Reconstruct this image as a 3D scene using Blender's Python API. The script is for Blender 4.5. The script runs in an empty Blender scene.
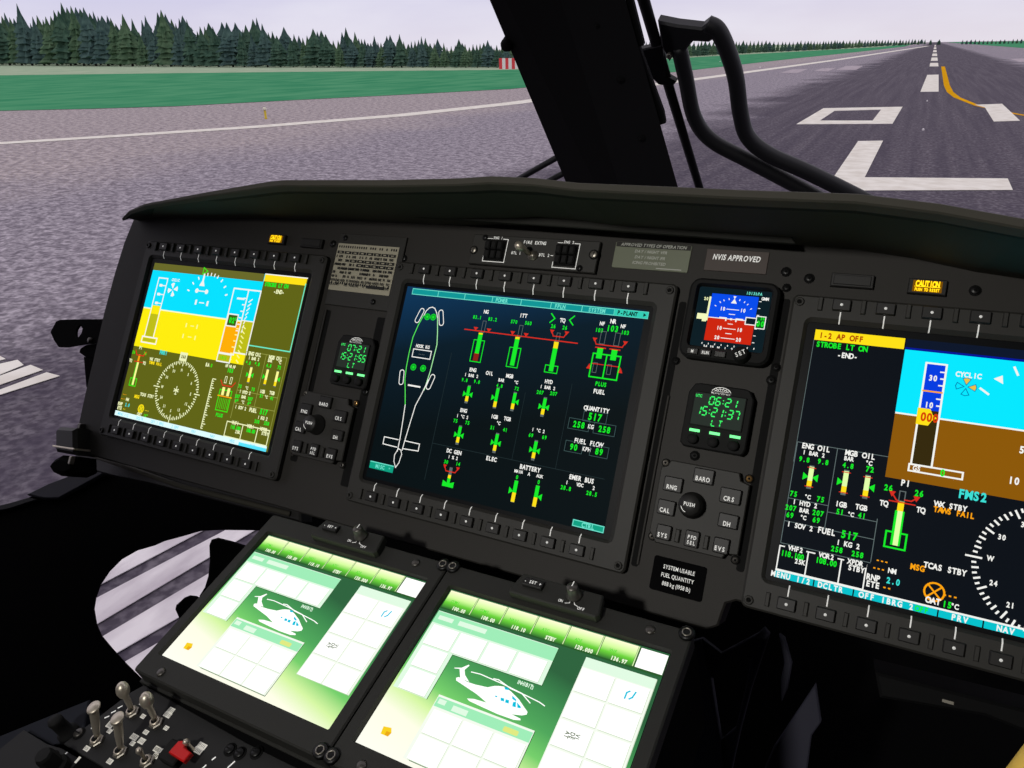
import bpy, math, random
from mathutils import Vector, Matrix
random.seed(7)
PI = math.pi
COL = bpy.context.scene.collection
# ------------------------------------------------------------------ camera
F = 741.0; YAW, PIT, ROLL, TILT = .5028, .4041, -.0554, .5544
CAM = Vector((.3117, -.5102, .3022))
_cy, _sy, _cp, _sp = math.cos(YAW), math.sin(YAW), math.cos(PIT), math.sin(PIT)
FW = Vector((-_sy*_cp, _cy*_cp, -_sp)); R0 = Vector((_cy, _sy, 0)); U0 = R0.cross(FW)
_c, _s = math.cos(ROLL), math.sin(ROLL)
RT = R0*_c + U0*_s; UP = U0*_c - R0*_s
def ray(x, y): return FW + RT*((x-512)/F) - UP*((y-384)/F)
cam = bpy.data.cameras.new('camera'); camo = bpy.data.objects.new('camera', cam); COL.objects.link(camo)
cam.sensor_width = 36; cam.lens = F/1024*36; cam.clip_start = .01; cam.clip_end = 6000
camo.matrix_world = Matrix(((RT.x, UP.x, -FW.x, CAM.x), (RT.y, UP.y, -FW.y, CAM.y), (RT.z, UP.z, -FW.z, CAM.z), (0, 0, 0, 1)))
bpy.context.scene.camera = camo
vs = bpy.context.scene.view_settings
bpy.context.scene.display_settings.display_device = 'sRGB'
vs.view_transform = 'Standard'; vs.look = 'None'; vs.exposure = 0; vs.gamma = 1; vs.use_curve_mapping = False

class Frame:
    """A plane in the place: origin, two axes and a normal (metres)."""
    def __init__(s, o, ex, ey):
        s.o = Vector(o); s.ex = Vector(ex).normalized(); ey = Vector(ey); ey = ey - s.ex*ey.dot(s.ex)
        s.ey = ey.normalized(); s.n = s.ex.cross(s.ey)
    def at(s, x, y, w=0): return Frame(s.o + s.ex*x*.001 + s.ey*y*.001 + s.n*w*.001, s.ex, s.ey)
    def mat(s):
        a, b, c, o = s.ex, s.ey, s.n, s.o
        return Matrix(((a.x, b.x, c.x, o.x), (a.y, b.y, c.y, o.y), (a.z, b.z, c.z, o.z), (0, 0, 0, 1)))
    def pix(s, x, y, w=0):
        """where the line of sight through a photo point meets this plane, in mm on it"""
        d = ray(x, y); p0 = s.o + s.n*w*.001
        P = CAM + d*((p0-CAM).dot(s.n)/d.dot(s.n)) - s.o
        return (P.dot(s.ex)*1000, P.dot(s.ey)*1000)
    def pixs(s, pts, w=0): return [s.pix(x, y, w) for x, y in pts]

# ------------------------------------------------------------------ materials
def lin(c):
    c = c/255.0
    return c/12.92 if c <= .04045 else ((c+.055)/1.055)**2.4
def L3(c): return (lin(c[0]), lin(c[1]), lin(c[2]), 1)
MATS = {}
def paint(name, rgb, rough=.6, metal=0, bump=0, bscale=900, spec=.5, var=0):
    if name in MATS: return MATS[name]
    m = bpy.data.materials.new(name); m.use_nodes = True; nt = m.node_tree; b = nt.nodes['Principled BSDF']
    b.inputs['Base Color'].default_value = L3(rgb); b.inputs['Roughness'].default_value = rough
    b.inputs['Metallic'].default_value = metal; b.inputs['Specular IOR Level'].default_value = spec
    if bump or var:
        tc = nt.nodes.new('ShaderNodeTexCoord'); n = nt.nodes.new('ShaderNodeTexNoise'); n.inputs['Scale'].default_value = bscale
        nt.links.new(tc.outputs['Object'], n.inputs['Vector'])
        if bump:
            bp = nt.nodes.new('ShaderNodeBump'); bp.inputs['Strength'].default_value = bump; bp.inputs['Distance'].default_value = .0005
            nt.links.new(n.outputs['Fac'], bp.inputs['Height']); nt.links.new(bp.outputs['Normal'], b.inputs['Normal'])
        if var:
            mx = nt.nodes.new('ShaderNodeMix'); mx.data_type = 'RGBA'
            mx.inputs['A'].default_value = L3([max(0, c*(1-var)) for c in rgb]); mx.inputs['B'].default_value = L3([min(255, c*(1+var)) for c in rgb])
            nt.links.new(n.outputs['Fac'], mx.inputs['Factor']); nt.links.new(mx.outputs['Result'], b.inputs['Base Color'])
    MATS[name] = m; return m
def glow(name, rgb, k=1.0):
    if name in MATS: return MATS[name]
    m = bpy.data.materials.new(name); m.use_nodes = True; nt = m.node_tree; b = nt.nodes['Principled BSDF']
    b.inputs['Base Color'].default_value = (.004, .004, .004, 1); b.inputs['Roughness'].default_value = .5
    b.inputs['Specular IOR Level'].default_value = .02
    b.inputs['Emission Color'].default_value = L3(rgb); b.inputs['Emission Strength'].default_value = k
    MATS[name] = m; return m
def ramp_glow(name, stops, y0, y1, k=1.0, x_mix=None):
    """screen glow with a vertical gradient, for page graphics and painted reflection (y in mm)"""
    m = bpy.data.materials.new(name); m.use_nodes = True; nt = m.node_tree; b = nt.nodes['Principled BSDF']
    b.inputs['Base Color'].default_value = (.004, .004, .004, 1); b.inputs['Roughness'].default_value = .5; b.inputs['Specular IOR Level'].default_value = .02
    tc = nt.nodes.new('ShaderNodeTexCoord'); sp = nt.nodes.new('ShaderNodeSeparateXYZ'); nt.links.new(tc.outputs['Object'], sp.inputs[0])
    mr = nt.nodes.new('ShaderNodeMapRange'); mr.inputs['From Min'].default_value = y0*.001; mr.inputs['From Max'].default_value = y1*.001
    src = sp.outputs['Y']
    if x_mix:
        ma = nt.nodes.new('ShaderNodeMath'); ma.operation = 'MULTIPLY_ADD'; ma.inputs[1].default_value = x_mix
        nt.links.new(sp.outputs['X'], ma.inputs[0]); nt.links.new(sp.outputs['Y'], ma.inputs[2]); src = ma.outputs[0]
    nt.links.new(src, mr.inputs['Value'])
    cr = nt.nodes.new('ShaderNodeValToRGB'); nt.links.new(mr.outputs[0], cr.inputs[0]); e = cr.color_ramp.elements
    while len(e) < len(stops): e.new(.5)
    for i, (p, c) in enumerate(stops): e[i].position = p; e[i].color = L3(c)
    nt.links.new(cr.outputs[0], b.inputs['Emission Color']); b.inputs['Emission Strength'].default_value = k
    MATS[name] = m; return m

# ------------------------------------------------------------------ text glyphs
GL = {}
def glyph(ch, bold):
    key = (ch, bold)
    if key in GL: return GL[key]
    cu = bpy.data.curves.new('glyph', 'FONT'); cu.body = ch; cu.size = 1; cu.offset = bold; cu.resolution_u = 3; cu.fill_mode = 'FRONT'
    o = bpy.data.objects.new('glyph', cu); COL.objects.link(o)
    bpy.context.view_layer.update(); dg = bpy.context.evaluated_depsgraph_get()
    me = o.evaluated_get(dg).to_mesh()
    v = [(p.co.x, p.co.y) for p in me.vertices]; f = [tuple(p.vertices) for p in me.polygons]
    o.evaluated_get(dg).to_mesh_clear(); bpy.data.objects.remove(o); bpy.data.curves.remove(cu)
    GL[key] = (v, f, min([a[0] for a in v] or [0]), max([a[0] for a in v] or [.3])); return GL[key]

# ------------------------------------------------------------------ mesh builder (mm)
def rrect(x0, y0, x1, y1, r=0, n=4):
    if x0 > x1: x0, x1 = x1, x0
    if y0 > y1: y0, y1 = y1, y0
    if r <= 0: return [(x0, y0), (x1, y0), (x1, y1), (x0, y1)]
    p = []
    for cx, cy, a in ((x1-r, y0+r, -90), (x1-r, y1-r, 0), (x0+r, y1-r, 90), (x0+r, y0+r, 180)):
        for i in range(n+1):
            t = math.radians(a+90*i/n); p.append((cx+r*math.cos(t), cy+r*math.sin(t)))
    return p
def inset(pts, d):
    """shrink a convex-ish outline by moving each edge inward"""
    n = len(pts); A = sum(pts[i][0]*pts[(i+1) % n][1]-pts[(i+1) % n][0]*pts[i][1] for i in range(n)); s = 1 if A > 0 else -1
    out = []
    for i in range(n):
        a, b, c = pts[i-1], pts[i], pts[(i+1) % n]
        e1 = Vector((b[0]-a[0], b[1]-a[1])); e2 = Vector((c[0]-b[0], c[1]-b[1]))
        if e1.length < 1e-9 or e2.length < 1e-9: out.append(b); continue
        n1 = Vector((-e1.y, e1.x)).normalized()*s; n2 = Vector((-e2.y, e2.x)).normalized()*s
        m = n1+n2
        m = m/max(m.length_squared, .3)*2 if m.length > 1e-6 else n1
        out.append((b[0]+m.x*d, b[1]+m.y*d))
    return out
class MB:
    def __init__(s): s.v = []; s.f = []; s.mi = []; s.mats = []; s.z = 0.0; s.smooth = set(); s.ts = 1.0; s.tb = 0
    def m(s, mat):
        if mat not in s.mats: s.mats.append(mat)
        return s.mats.index(mat)
    def add(s, vs, fs, mat, smooth=False):
        o = len(s.v); s.v += vs; k = s.m(mat)
        for f in fs:
            if smooth: s.smooth.add(len(s.f))
            s.f.append([i+o for i in f]); s.mi.append(k)
    def prism(s, pts, z0, z1, mat, ch=0, holes=None):
        n = len(pts)
        A = sum(pts[i][0]*pts[(i+1) % n][1]-pts[(i+1) % n][0]*pts[i][1] for i in range(n))
        if A < 0: pts = pts[::-1]
        rows = [(pts, z0), (pts, z1-ch)]
        if ch: rows.append((inset(pts, ch), z1))
        vs = [(x, y, z) for r, z in rows for x, y in r]
        fs = [list(range(n))[::-1]]
        for k in range(len(rows)-1):
            for i in range(n): j = (i+1) % n; fs.append([k*n+i, k*n+j, k*n+n+j, k*n+n+i])
        fs.append([(len(rows)-1)*n+i for i in range(n)])
        s.add(vs, fs, mat)
    def box(s, x0, y0, z0, x1, y1, z1, mat, ch=0, r=0): s.prism(rrect(x0, y0, x1, y1, r), z0, z1, mat, ch)
    def ring(s, rows, mat, cap=False):
        """stack of equal-count outlines [(pts,z)...] joined by walls"""
        n = len(rows[0][0]); vs = [(x, y, z) for r, z in rows for x, y in r]; fs = []
        for k in range(len(rows)-1):
            for i in range(n): j = (i+1) % n; fs.append([k*n+i, k*n+j, k*n+n+j, k*n+n+i])
        if cap: fs.append([(len(rows)-1)*n+i for i in range(n)])
        s.add(vs, fs, mat)
    def lathe(s, cx, cy, prof, mat, n=20, axis=None, cap=True, smooth=True):
        """profile [(r,z)...] turned about the normal, or about axis (dx,dy) leaning per unit z"""
        ax = axis or (0, 0); vs = []; fs = []
        for r, z in prof:
            for i in range(n):
                t = 2*PI*i/n; vs.append((cx+ax[0]*z+r*math.cos(t), cy+ax[1]*z+r*math.sin(t), z))
        for k in range(len(prof)-1):
            for i in range(n): j = (i+1) % n; fs.append([k*n+i, k*n+j, k*n+n+j, k*n+n+i])
        if cap: fs.append(list(range(n))[::-1]); fs.append([(len(prof)-1)*n+i for i in range(n)])
        s.add(vs, fs, mat, smooth)
    def tube(s, path, r, mat, n=10, flat=1.0):
        P = [Vector(p) for p in path]; vs = []; fs = []; R = r if isinstance(r, (list, tuple)) else [r]*len(P); up = None
        for k, p in enumerate(P):
            d = (P[min(k+1, len(P)-1)]-P[max(k-1, 0)]).normalized()
            if up is None: up = Vector((0, 0, 1)) if abs(d.z) < .9 else Vector((1, 0, 0))
            a = d.cross(up).normalized(); b = a.cross(d); up = b
            for i in range(n):
                t = 2*PI*i/n; q = p+a*math.cos(t)*R[k]+b*math.sin(t)*R[k]*flat; vs.append(tuple(q))
        for k in range(len(P)-1):
            for i in range(n): j = (i+1) % n; fs.append([k*n+i, k*n+j, k*n+n+j, k*n+n+i])
        fs.append(list(range(n))[::-1]); fs.append([(len(P)-1)*n+i for i in range(n)])
        s.add(vs, fs, mat, True)
    # ---- flat art, each call a hair above the last
    def poly(s, pts, mat, z=None):
        s.z += .008; zz = s.z if z is None else z; n = len(pts)
        A = sum(pts[i][0]*pts[(i+1) % n][1]-pts[(i+1) % n][0]*pts[i][1] for i in range(n))
        if A < 0: pts = pts[::-1]
        s.add([(x, y, zz) for x, y in pts], [list(range(n))], mat)
    def rect(s, x0, y0, x1, y1, mat, r=0): s.poly(rrect(x0, y0, x1, y1, r), mat)
    def line(s, pts, w, mat, closed=False):
        if closed: pts = list(pts)+[pts[0]]
        s.z += .008; vs = []; fs = []
        for (a, b) in zip(pts[:-1], pts[1:]):
            d = Vector((b[0]-a[0], b[1]-a[1]))
            if d.length < 1e-6: continue
            d.normalize(); e = d*(w/2 if len(pts) > 2 else 0); nn = Vector((-d.y, d.x))*w/2; k = len(vs)
            a = Vector(a)-e; b = Vector(b)+e
            vs += [(a.x+nn.x, a.y+nn.y, s.z), (a.x-nn.x, a.y-nn.y, s.z), (b.x-nn.x, b.y-nn.y, s.z), (b.x+nn.x, b.y+nn.y, s.z)]; fs.append([k, k+1, k+2, k+3])
        s.add(vs, fs, mat)
    def frame(s, x0, y0, x1, y1, w, mat): s.line([(x0, y0), (x1, y0), (x1, y1), (x0, y1)], w, mat, True)
    def arc(s, cx, cy, r, a0, a1, w, mat, n=24, ry=None):
        ry = ry or r; s.line([(cx+r*math.cos(math.radians(a0+(a1-a0)*i/n)), cy+ry*math.sin(math.radians(a0+(a1-a0)*i/n))) for i in range(n+1)], w, mat)
    def disc(s, cx, cy, r, mat, n=16): s.poly([(cx+r*math.cos(2*PI*i/n), cy+r*math.sin(2*PI*i/n)) for i in range(n)], mat)
    def text(s, t, cx, cy, h, mat, adv=.78, bold=.02, align='c', rot=0, slant=0, mono=True, wx=.78):
        s.z += .008; h = h*s.ts; bold = min(.06, bold+s.tb); k = h/.7; W = adv*h*(.95 if s.ts < 1 else 1)
        if mono: pos = [i*W for i in range(len(t))]; tot = W*len(t)
        else:
            pos = []; x = 0
            for ch in t:
                g = glyph(ch, bold); pos.append(x-g[2]*k*wx); x += (.28 if ch == ' ' else g[3]-g[2]+.09)*k*wx
            tot = x
        x0 = cx-(tot/2 if align == 'c' else tot if align == 'r' else 0); ca, sa = math.cos(rot), math.sin(rot)
        for i, ch in enumerate(t):
            if ch == ' ': continue
            v, f, a, b = glyph(ch, bold); gx = x0+pos[i]+(W/2-(a+b)/2*k*wx if mono else 0); o = []
            for x, y in v:
                X = gx+x*k*wx+slant*y*k-cx; Y = y*k-h/2; o.append((cx+X*ca-Y*sa, cy+X*sa+Y*ca, s.z))
            s.add(o, f, mat)
    def build(s, name, parent=None, frame=None, scale=.001):
        me = bpy.data.meshes.new(name); me.from_pydata([(x*scale, y*scale, z*scale) for x, y, z in s.v], [], s.f)
        for m in s.mats: me.materials.append(m)
        for i, p in enumerate(me.polygons): p.material_index = s.mi[i]; p.use_smooth = i in s.smooth
        me.validate(); me.update()
        o = bpy.data.objects.new(name, me); COL.objects.link(o)
        if parent: o.parent = parent
        if frame: o.matrix_world = frame.mat()
        return o
def tag(o, label=None, cat=None, group=None, kind=None):
    if label: o['label'] = label
    if cat: o['category'] = cat
    if group: o['group'] = group
    if kind: o['kind'] = kind
    return o
def thing(name, label, cat, frame, group=None):
    o = bpy.data.objects.new(name, None); COL.objects.link(o); o.empty_display_size = .02
    o.matrix_world = frame.mat(); return tag(o, label, cat, group)
def copy_obj(o, parent=None):
    c = o.copy(); COL.objects.link(c)
    if parent: c.parent = parent
    return c
def share(mesh_obj, name, parent, loc=(0, 0, 0)):
    """another part using the same mesh"""
    o = bpy.data.objects.new(name, mesh_obj.data); COL.objects.link(o); o.parent = parent; o.location = [a*.001 for a in loc]; return o
def crop(ox, oy, sc): return lambda x, y: (ox+x/sc, oy+y/sc)

# ------------------------------------------------------------------ palette
M_panel = paint('charcoal panel paint', (47, 45, 42), .62, bump=.25, bscale=1400, spec=.3)
M_bezel = paint('display bezel paint', (48, 47, 44), .55, bump=.2, bscale=1600, spec=.35)
M_dark = paint('black recess', (14, 14, 14), .8, spec=.2)
M_key = paint('black key plastic', (33, 32, 31), .5, spec=.4)
M_rub = paint('black rubber', (20, 20, 20), .75, spec=.3)
M_blk = paint('matt black interior trim', (9, 9, 10), .95, spec=.08)
M_shell = paint('black cabin lining', (7, 7, 8), .95, spec=.05)
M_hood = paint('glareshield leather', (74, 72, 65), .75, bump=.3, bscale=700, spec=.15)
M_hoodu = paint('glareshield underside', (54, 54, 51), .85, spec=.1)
M_white = paint('white legend with added glow', (235, 235, 230), .6); M_white.node_tree.nodes['Principled BSDF'].inputs['Emission Color'].default_value = (1, 1, .97, 1); M_white.node_tree.nodes['Principled BSDF'].inputs['Emission Strength'].default_value = .28  # glow added to brighten white legends, key dots and placard print
M_screw = paint('grey screw metal', (95, 92, 88), .4, .7)
M_dscrew = paint('black oxide screw', (28, 28, 28), .4, .5)
M_brass = paint('brass screw', (190, 150, 95), .35, .8)
M_steel = paint('brushed nickel', (215, 205, 188), .42, .75)
M_nut = paint('worn nickel nut', (150, 145, 135), .4, .8)
M_red = paint('red switch guard', (215, 25, 25), .35, spec=.5)
M_cons = paint('console plate paint', (46, 46, 43), .6, bump=.2, bscale=1500, spec=.3)
M_sw = paint('switch panel plate', (38, 38, 38), .6, spec=.3)
M_navy = paint('dark blue grey side plate', (30, 33, 42), .7, spec=.2)
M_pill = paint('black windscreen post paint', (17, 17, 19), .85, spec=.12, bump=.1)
M_pill_hi = paint('post face painted highlight', (24, 24, 27), .75, spec=.2)  # highlight on the right facet, put in as a lighter post colour
M_wip = paint('wiper black', (26, 26, 31), .5, spec=.35)
M_brk = paint('bracket dark grey', (54, 54, 66), .7, spec=.2)
W = glow('screen white', (245, 245, 240)); G = glow('screen green', (20, 235, 40)); GD = glow('screen deep green', (10, 165, 40))
Rr = glow('screen red', (215, 45, 30)); Y = glow('screen yellow', (255, 225, 20)); A = glow('screen amber', (255, 165, 10))
Cy = glow('screen cyan', (60, 225, 215)); K = glow('screen black', (3, 6, 8)); GR = glow('screen grey', (95, 105, 105)); DG = glow('screen dim line', (30, 45, 48))
Tl = glow('screen teal', (12, 150, 150)); TL2 = glow('screen pale teal', (110, 225, 205)); PG = glow('screen pale green', (170, 245, 170))

# ------------------------------------------------------------------ frames
EV = (0, math.sin(TILT), math.cos(TILT))
PAN = Frame((0, 0, 0), (1, 0, 0), EV)                    # front face of the main panel's units, mm
CON = Frame((-.16649, -.11762, -.07985), (.99918, -.02218, .03397), (.01201, .96146, .27467))   # touch screens on the console
_d1 = ray(935.5, 41.5); _d2 = ray(0, 57); _n = _d1.cross(_d2).normalized()
if _n.z < 0: _n = -_n
_ey = _d1.normalized(); GND = Frame(CAM-_n*2.4, _ey.cross(_n), _ey)   # the airfield ground

# ================================================================== main panel
brd = thing('instrument_panel', 'wide charcoal instrument panel board that carries three large displays', 'instrument panel', PAN)
b = MB()
out = [(-572, 60), (-571, 110), (-568, 150), (-560, 188), (-520, 205), (-430, 214), (-300, 219), (0, 222), (300, 219), (520, 205), (700, 190), (730, 100), (725, -88),
       (236, -88), (229, -92), (226, -110), (218, -115), (-232, -115), (-518, -118), (-556, -116), (-565, -100), (-568, -50)]
b.prism(out, -45, -10, M_panel, 1.5)
b.build('board', brd)
b = MB()   # dark channels left of each keypad and between units
for x0, y0, x1, y1 in ((-222, -66, -213, 96), (151, -82, 157, 140), (-152, -78, -141, 95), (232, -66, 238, 150)):
    b = MB(); b.box(x0, y0, -9.9, x1, y1, -9.6, M_dark, r=2); b.build('channel', brd)
b = MB(); b.box(-220, -61, -9.6, -217.5, 96, -7.5, M_panel, .5); b.build('edge_trim', brd); b = MB(); b.box(155.5, -80, -9.6, 157.5, 60, -8, M_panel, .5); b.build('edge_trim', brd)
def screw_mesh(r, mat, slot=True, h=1.6):
    b = MB(); b.lathe(0, 0, [(r, 0), (r, h*.7), (r*.8, h)], mat, 18)
    b.lathe(0, 0, [(r*1.35, 0), (r*1.35, .4), (r*1.05, .5)], M_dark, 18)
    if slot: b.box(-r*.75, -r*.14, h, r*.75, r*.14, h+.05, M_dark)
    else: b.lathe(0, 0, [(r*.42, h), (r*.42, h+.05)], M_dark, 6)
    return b
scr_dark = screw_mesh(3, M_dscrew, False).build('screw', brd)
scr_dark.location = (.249, .168, -.010)
for u, v in ((361, 168), (-231, 168), (-136, 158), (186, 15), (146, 8), (231, 172), (-146, 18), (234, 84)):
    share(scr_dark, 'screw', brd, (u, v, -10))
scr_ring = screw_mesh(3.2, M_screw, False, 1.2)

# ---------------------------------------------------------------- large display units
XS, YS = 246.0, -192.0
def bezel_mesh():
    b = MB(); o0 = rrect(-17, -219, 270, 24, 5); o1 = inset(o0, 1.6)
    i0 = rrect(-6, -198, 256, 7, 6); i1 = rrect(-3.5, -195.5, 252.5, 3.5, 3)
    b.ring([(o0, -3.8), (o0, 1.8), (o1, 3), (i0, 3), (i1, .6), (i1, 0)], M_bezel)
    # ribs beside the keys
    for i in range(9):
        x = 18.6+(i-.5)*30; b.box(x-1.6, 12.2, 2.9, x+1.6, 22.6, 5.4, M_bezel, .5)
    for i in range(10):
        x = 14.7+(i-.5)*26.6; b.box(x-1.5, -214, 2.9, x+1.5, -204, 5.2, M_bezel, .5)
    # white leader lines from each key over the edge to the screen
    def leader(x, y0, y1, yb):
        s = 1 if y1 > y0 else -1
        b.add([(x-.45, y0, 3.06), (x+.45, y0, 3.06), (x+.45, y1, 3.06), (x-.45, y1, 3.06), (x+.45, yb, .75), (x-.45, yb, .75)], [[0, 1, 2, 3], [3, 2, 4, 5]], M_white)
    for i in range(8): leader(18.6+i*30, 12.6, 7.05, 3.6)
    for i in range(9): leader(14.7+i*26.6, -203.6, -198.05, -195.6)
    return b
def key_mesh():
    b = MB(); b.prism(rrect(-6.4, -4.5, 6.4, 4.5, .8, 2), 0, 3.4, M_key, .7); b.lathe(0, 0, [(1.05, 3.4), (1.05, 3.47)], M_white, 12); return b
def fast_mesh():
    b = MB(); b.lathe(0, 0, [(3.4, -4), (3.4, 1.2), (2.9, 1.7), (1.6, 1.7), (1.6, .2)], M_bezel, 20); b.lathe(0, 0, [(1.5, .2), (1.5, .25)], M_dark, 6)
    b.lathe(0, 0, [(4.4, .02), (4.4, .06)], M_dark, 20); return b
_bz = _ky = _fs = None
def display_unit(u0, label, art):
    """u0 = panel position of the left end of the lit screen"""
    global _bz, _ky, _fs
    fr = PAN.at(u0, 129, -6); t = thing('display_unit', label, 'display', fr, 'large displays on the instrument panel')
    if _bz is None: _bz = bezel_mesh().build('bezel', t)
    else: share(_bz, 'bezel', t)
    pos = [(18.6+i*30, 17.6, 3) for i in range(8)]+[(14.7+i*26.6, -209, 3) for i in range(9)]
    for p in pos:
        if _ky is None: _ky = key_mesh().build('key', t); _ky.location = [a*.001 for a in p]
        else: share(_ky, 'key', t, p)
    for p in ((-11.5, 18, 2.9), (264, 18, 2.9), (-11.5, -213, 2.9), (264, -213, 2.9)):
        if _fs is None: _fs = fast_mesh().build('screw', t); _fs.location = [a*.001 for a in p]
        else: share(_fs, 'screw', t, p)
    b = MB(); b.box(-3.4, -195.4, -3, 252.4, 3.4, 0, M_glass); b.ts = .84; b.tb = .02
    art(b, fr)
    b.build('screen', t)
    return t
M_glass = paint('black screen glass', (6, 8, 12), .45, spec=.12)

# gauges ------------------------------------------------------------
def vgauge(b, x, y0, y1, w, top, mid, low, side='both', lowfrac=.25, ptr=.5, gray=.14):
    """thin vertical bar from y1 (bottom) to y0 (top) with green arms"""
    h = y0-y1
    b.rect(x-w/2, y1, x+w/2, y0, GR)
    b.rect(x-w/2, y1+h*gray*.8, x+w/2, y0-h*gray*.5, mid)
    if low: b.rect(x-w/2, y1+h*gray*.8, x+w/2, y1+h*(gray+lowfrac), low)
    if top: b.rect(x-w/2, y0-h*gray, x+w/2, y0-h*gray*.5-h*.03, top)
    yp = y1+h*ptr
    for s in (-1, 1):
        if side in ('both', 'l' if s < 0 else 'r'):
            b.poly([(x+s*w*.4, yp), (x+s*w*1.55, yp+w*.85), (x+s*w*1.55, yp-w*.85)], G)

def art_engine(b, fr):
    P = lambda c, x, y: fr.pix(*c(x, y)); a = crop(360, 270, 6.4); bb = crop(500, 290, 6.4); c3 = crop(360, 380, 6.4); d = crop(490, 390, 6.4)
    BG = glow('engine page background', (6, 22, 32)); BG_REFL = ramp_glow('engine page painted reflection', [(0, (3, 14, 18)), (.55, (5, 27, 40)), (1, (12, 55, 92))], -150, 0, 1.0, -.25)  # bluish reflection at the top left is painted into the page gradient
    b.z = .02; b.rect(0, YS, XS, 0, BG_REFL)
    # top soft key band
    x0 = 7; x1 = P(bb, 948, 160)[0]; yA_ = P(a, 335, 118)[1]; yB_ = P(a, 330, 153)[1]; yM_ = (yA_+yB_)/2; b.rect(x0, yA_, x1, yB_, Tl); b.frame(x0, yA_, x1, yB_, .7, TL2)
    st = [x0+(x1-x0)*i/8 for i in range(9)]
    for x in st[1:8]: b.line([(x, yA_), (x, yB_)], .7, TL2)
    b.text('POWER', st[3]+10, yM_, 4.2, TL2); b.text('FPLN', st[5]+9, yM_, 4.2, TL2); b.text('SYSTEM', st[6]+14, yM_, 4.2, TL2)
    b.rect(st[7], yA_, x1, yB_, glow('screen lit teal', (50, 205, 180))); b.text('P-PLANT', st[7]+12, yM_, 4.2, K); b.poly([(x1-4, yM_+1.7), (x1-1.5, yM_), (x1-4, yM_-1.7)], K)
    b.rect(1.5, -176.5, 29.5, -183, glow('screen key teal', (10, 160, 130))); b.line([(1.5, -176.5), (29.5, -176.5)], .9, TL2); b.text('MISC', 14, -179.9, 4.2, TL2); b.text('*', 25, -180.6, 4, TL2)
    p0 = fr.pix(573.6, 519.5); p1 = fr.pix(603, 532.8); b.rect(p0[0], p1[1], p1[0], p0[1], glow('screen key teal', (0, 0, 0))); b.frame(p0[0], p1[1], p1[0], p0[1], .8, TL2); b.text('CTRL', (p0[0]+p1[0])/2, (p0[1]+p1[1])/2, 4.6, TL2)
    # dim dividers
    xv1 = P(c3, 550, 0)[0]; yh = P(c3, 470, 405)[1]
    b.line([(xv1, -60), (xv1, -182)], .5, DG); b.line([(xv1, yh), (238, yh)], .5, DG); xv2 = P(d, 430, 450)[0]; b.line([(xv2, -72), (xv2, yh)], .4, DG); xv3 = P(d, 170, 300)[0]; b.line([(xv3, -86), (xv3, yh)], .4, DG)
    # fuselage plan view
    Q = lambda c, *p: [P(c, x, y) for x, y in p]
    b.line(Q(a, (410, 290), (425, 262), (445, 243), (463, 238), (480, 246), (492, 275), (497, 310)), .9, W)
    b.line(Q(a, (408, 292), (375, 350), (340, 430), (315, 530), (298, 620), (288, 700), (290, 768))+Q(c3, (290, 160)), .9, glow('screen lime', (90, 240, 90)))
    b.line(Q(a, (497, 310), (497, 400), (493, 480), (470, 570), (450, 650), (412, 768)), .9, PG)
    b.line(Q(c3, (438, 0), (400, 80), (355, 165), (320, 280), (290, 380), (270, 450)), .9, W)
    b.line(Q(c3, (290, 160), (275, 260), (258, 370), (240, 455)), .9, W)
    b.line(Q(c3, (245, 382), (157, 363), (148, 408), (236, 430)), .9, W); b.line(Q(c3, (292, 390), (382, 410), (373, 455), (278, 440)), .9, W)
    b.line(Q(c3, (240, 450), (222, 480), (218, 520), (228, 560), (250, 530), (268, 475), (262, 448), (248, 440)), .8, W, True)
    def capsule(p, q, r):
        p = Vector(p); q = Vector(q); dd = (q-p).normalized(); an = math.degrees(math.atan2(dd.y, dd.x)); pts = []
        for i in range(9): t = math.radians(an-90+180*i/8); pts.append((q.x+r*math.cos(t), q.y+r*math.sin(t)))
        for i in range(9): t = math.radians(an+90+180*i/8); pts.append((p.x+r*math.cos(t), p.y+r*math.sin(t)))
        b.line(pts, .8, W, True)
    capsule(P(a, 367, 322), P(a, 398, 262), 2.4); capsule(P(a, 522, 340), P(a, 519, 272), 2.4); capsule(P(a, 264, 718), P(a, 270, 655), 2.4); capsule(P(a, 438, 748), P(a, 466, 685), 2.4)
    for x, y in ((432, 300), (470, 302), (343, 622), (405, 630)):
        px = P(a, x, y); b.disc(*px, 3.1, GD); b.arc(*px, 3.0, 0, 360, .5, G, 16); b.disc(*px, 1.2, G)
    b.text('HOOK KG', *P(a, 403, 490), 3.6, W); q0 = P(a, 345, 505); q1 = P(a, 448, 572); b.frame(q0[0], q0[1], q1[0], q1[1], .9, W); b.text('----', (q0[0]+q1[0])/2, (q0[1]+q1[1])/2, 3, GR)
    b.line([P(a, 308, 736), P(a, 388, 750)], 1.6, W)
    # NG / ITT / TQ columns
    b.text('NG', *P(a, 810, 268), 4, W); b.text('83.1', *P(a, 752, 303), 3.8, G); b.text('83.2', *P(a, 850, 316), 3.8, G)
    yr = P(a, 780, 393)[1]
    b.line([(P(a, 668, 383)[0], yr), (P(bb, 498, 348)[0], yr)], 1.0, Rr)
    def col(x, ytop, ybox, ybot, tipy, red=False, tri=9.5):
        b.frame(x-5.6, ybox, x+5.6, ybot, .8, G if not red else G)
        b.frame(x-.2, tipy+11, x+3.2, tipy, .5, GR)
        b.rect(x-2.2, ybot+1.5, x+2.2, tipy-2, G); b.rect(x-2.2, tipy-2, x+2.2, tipy-.5 if red else tipy, Y)
        if red: b.rect(x-2.6, ybot+1, x+2.6, ybot+8, glow('screen dark red', (140, 30, 20)))
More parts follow.
